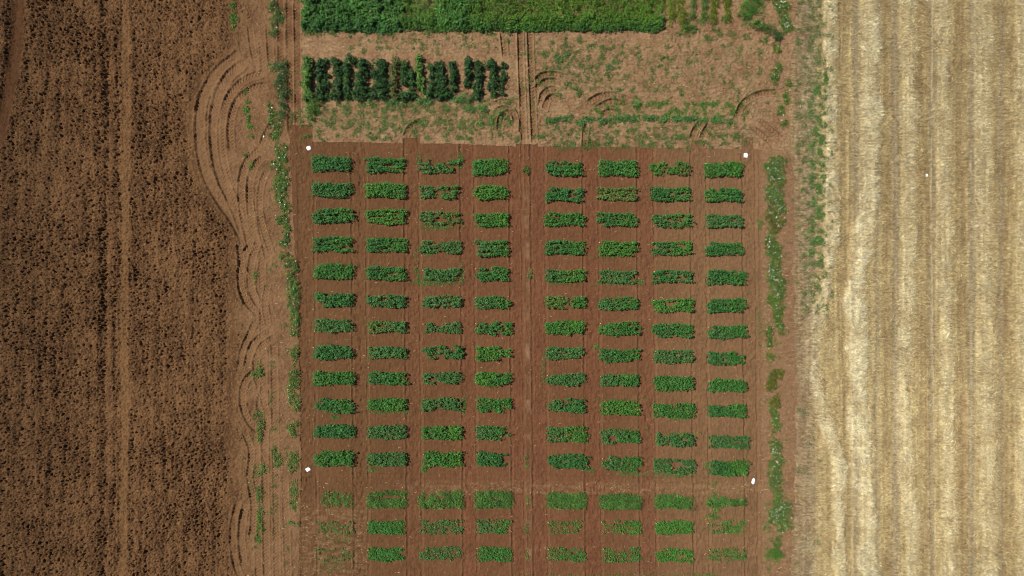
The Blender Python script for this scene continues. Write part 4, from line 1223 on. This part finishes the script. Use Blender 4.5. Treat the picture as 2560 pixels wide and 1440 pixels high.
def marker(px, py, outline, label, dome=0.02, crease=0.004, peg=None):
    x, y = W(px, py)
    root = empty("ground_marker", (float(x), float(y), float(hz(x, y)) + 0.012))
    tag(root, label, "marker", "white ground markers at the corners of the trial")
    pts = [(a / PPM, -b / PPM) for a, b in outline][::-1]
    py_obj("sheet", *slab(pts, 0.008, dome, crease), M_WHITE, root, True)
    if peg:
        for (a, b, h) in peg:
            py_obj("peg", *peg_mesh(a / PPM, -b / PPM, h), M_WOOD, root, True)
    return root


marker(771.5, 370.5, [(-6.5, -1), (-4.5, -4), (1, -6), (4, -5.5), (6.5, 1), (5.5, 3), (0.5, 6), (-3, 5)], "white rounded square sheet on bare soil at the upper left corner plot", 0.03, 0.004, [(0, 0, 0.05)])
marker(1864.5, 388, [(-5, -5), (3.5, -6), (5.5, 0), (4.5, 6), (-5, 6)], "white five sided sheet beside the top right corner plot", 0.02, 0.003, [(5.5, 0, 0.16)])
marker(769.5, 1174, [(-7, -1.5), (1.5, -6), (6, -2), (7, 1.5), (0, 5.5), (-2, 6.5), (-4.5, 4)], "white folded sheet on bare soil below the left column of plots", 0.025, 0.008, [(0, 0, 0.05)])
marker(1883.5, 1203, [(-5, 3), (-3.5, -4), (0, -8), (3.5, -6.5), (5, -2), (3, 5), (1.5, 8), (-3.5, 7)], "white upright crumpled bag near the lower right plot", 0.07, 0.012, [(5, 3, 0.14), (-1, 8, 0.1)])
marker(2318, 438.5, [(-3.5, -2), (-1, -5), (0.5, -3), (3.5, -1), (3, 4), (-2.5, 4.5)], "small off-white scrap lying out on the stubble field", 0.10, 0.006, None)
marker(2317, -1, [(-5, -6), (4, -6), (4.5, 2), (3, 5), (1, 2.5), (-2, 2)], "white scrap on the stubble field at the very top edge", 0.10, 0.006, None)
marker(658.5, 341, [(-1.5, -1), (0, -3), (2, 0), (1, 2.5), (-1.5, 2)], "tiny white scrap on the headland beside the low weeds", 0.015, 0.004, None)

# ------------------------------------------------------------------ plot pegs
def peg_unit():
    vs, fs = peg_mesh(0, 0, 0.16, 0.007, 0.009)
    n = len(vs)
    w, d, h = 0.017, 0.013, 0.005
    for z in (0.165, 0.165 + h):
        vs += [(-w, -d, z), (w, -d, z), (w, d, z), (-w, d, z)]
    fs += [(n + 3, n + 2, n + 1, n), (n + 4, n + 5, n + 6, n + 7)] + [(n + a, n + (a + 1) % 4, n + 4 + (a + 1) % 4, n + 4 + a) for a in range(4)]
    me = bpy.data.meshes.new("plot_peg")
    me.from_pydata(vs, [], fs); me.update()
    me.materials.append(M_YELLOW)
    return me


pm = peg_unit()
for (c, r) in ((1, 4), (1, 8), (3, 5), (3, 7), (3, 12), (4, 5), (4, 6), (4, 7), (4, 9), (4, 11), (4, 12), (6, 1), (8, 1), (7, 3), (8, 3), (6, 4), (7, 4), (7, 5), (6, 7), (7, 7), (8, 7), (8, 8), (7, 8), (5, 8),
               (5, 9), (6, 9), (8, 9), (6, 12), (2, 14), (2, 15), (4, 15), (5, 14), (5, 15), (6, 14), (6, 15), (7, 14), (8, 14), (8, 15), (7, 6), (7, 11)):
    x0, y0 = PLOT_AT[(c, r)]
    x, y = W(x0 + 1.5, y0 + 3.0, 0.16)
    o = bpy.data.objects.new("plot_peg", pm)
    o.location = (float(x), float(y), float(hz(x, y)))
    o.rotation_euler = (0, 0, float(rng.uniform(-0.4, 0.4)))
    link(o)
    tag(o, f"tiny yellow tag peg at upper left corner of {ORD[c-1]} column plot, {ORD[r-1]} row", "plot peg", "yellow tag pegs marking the plots")
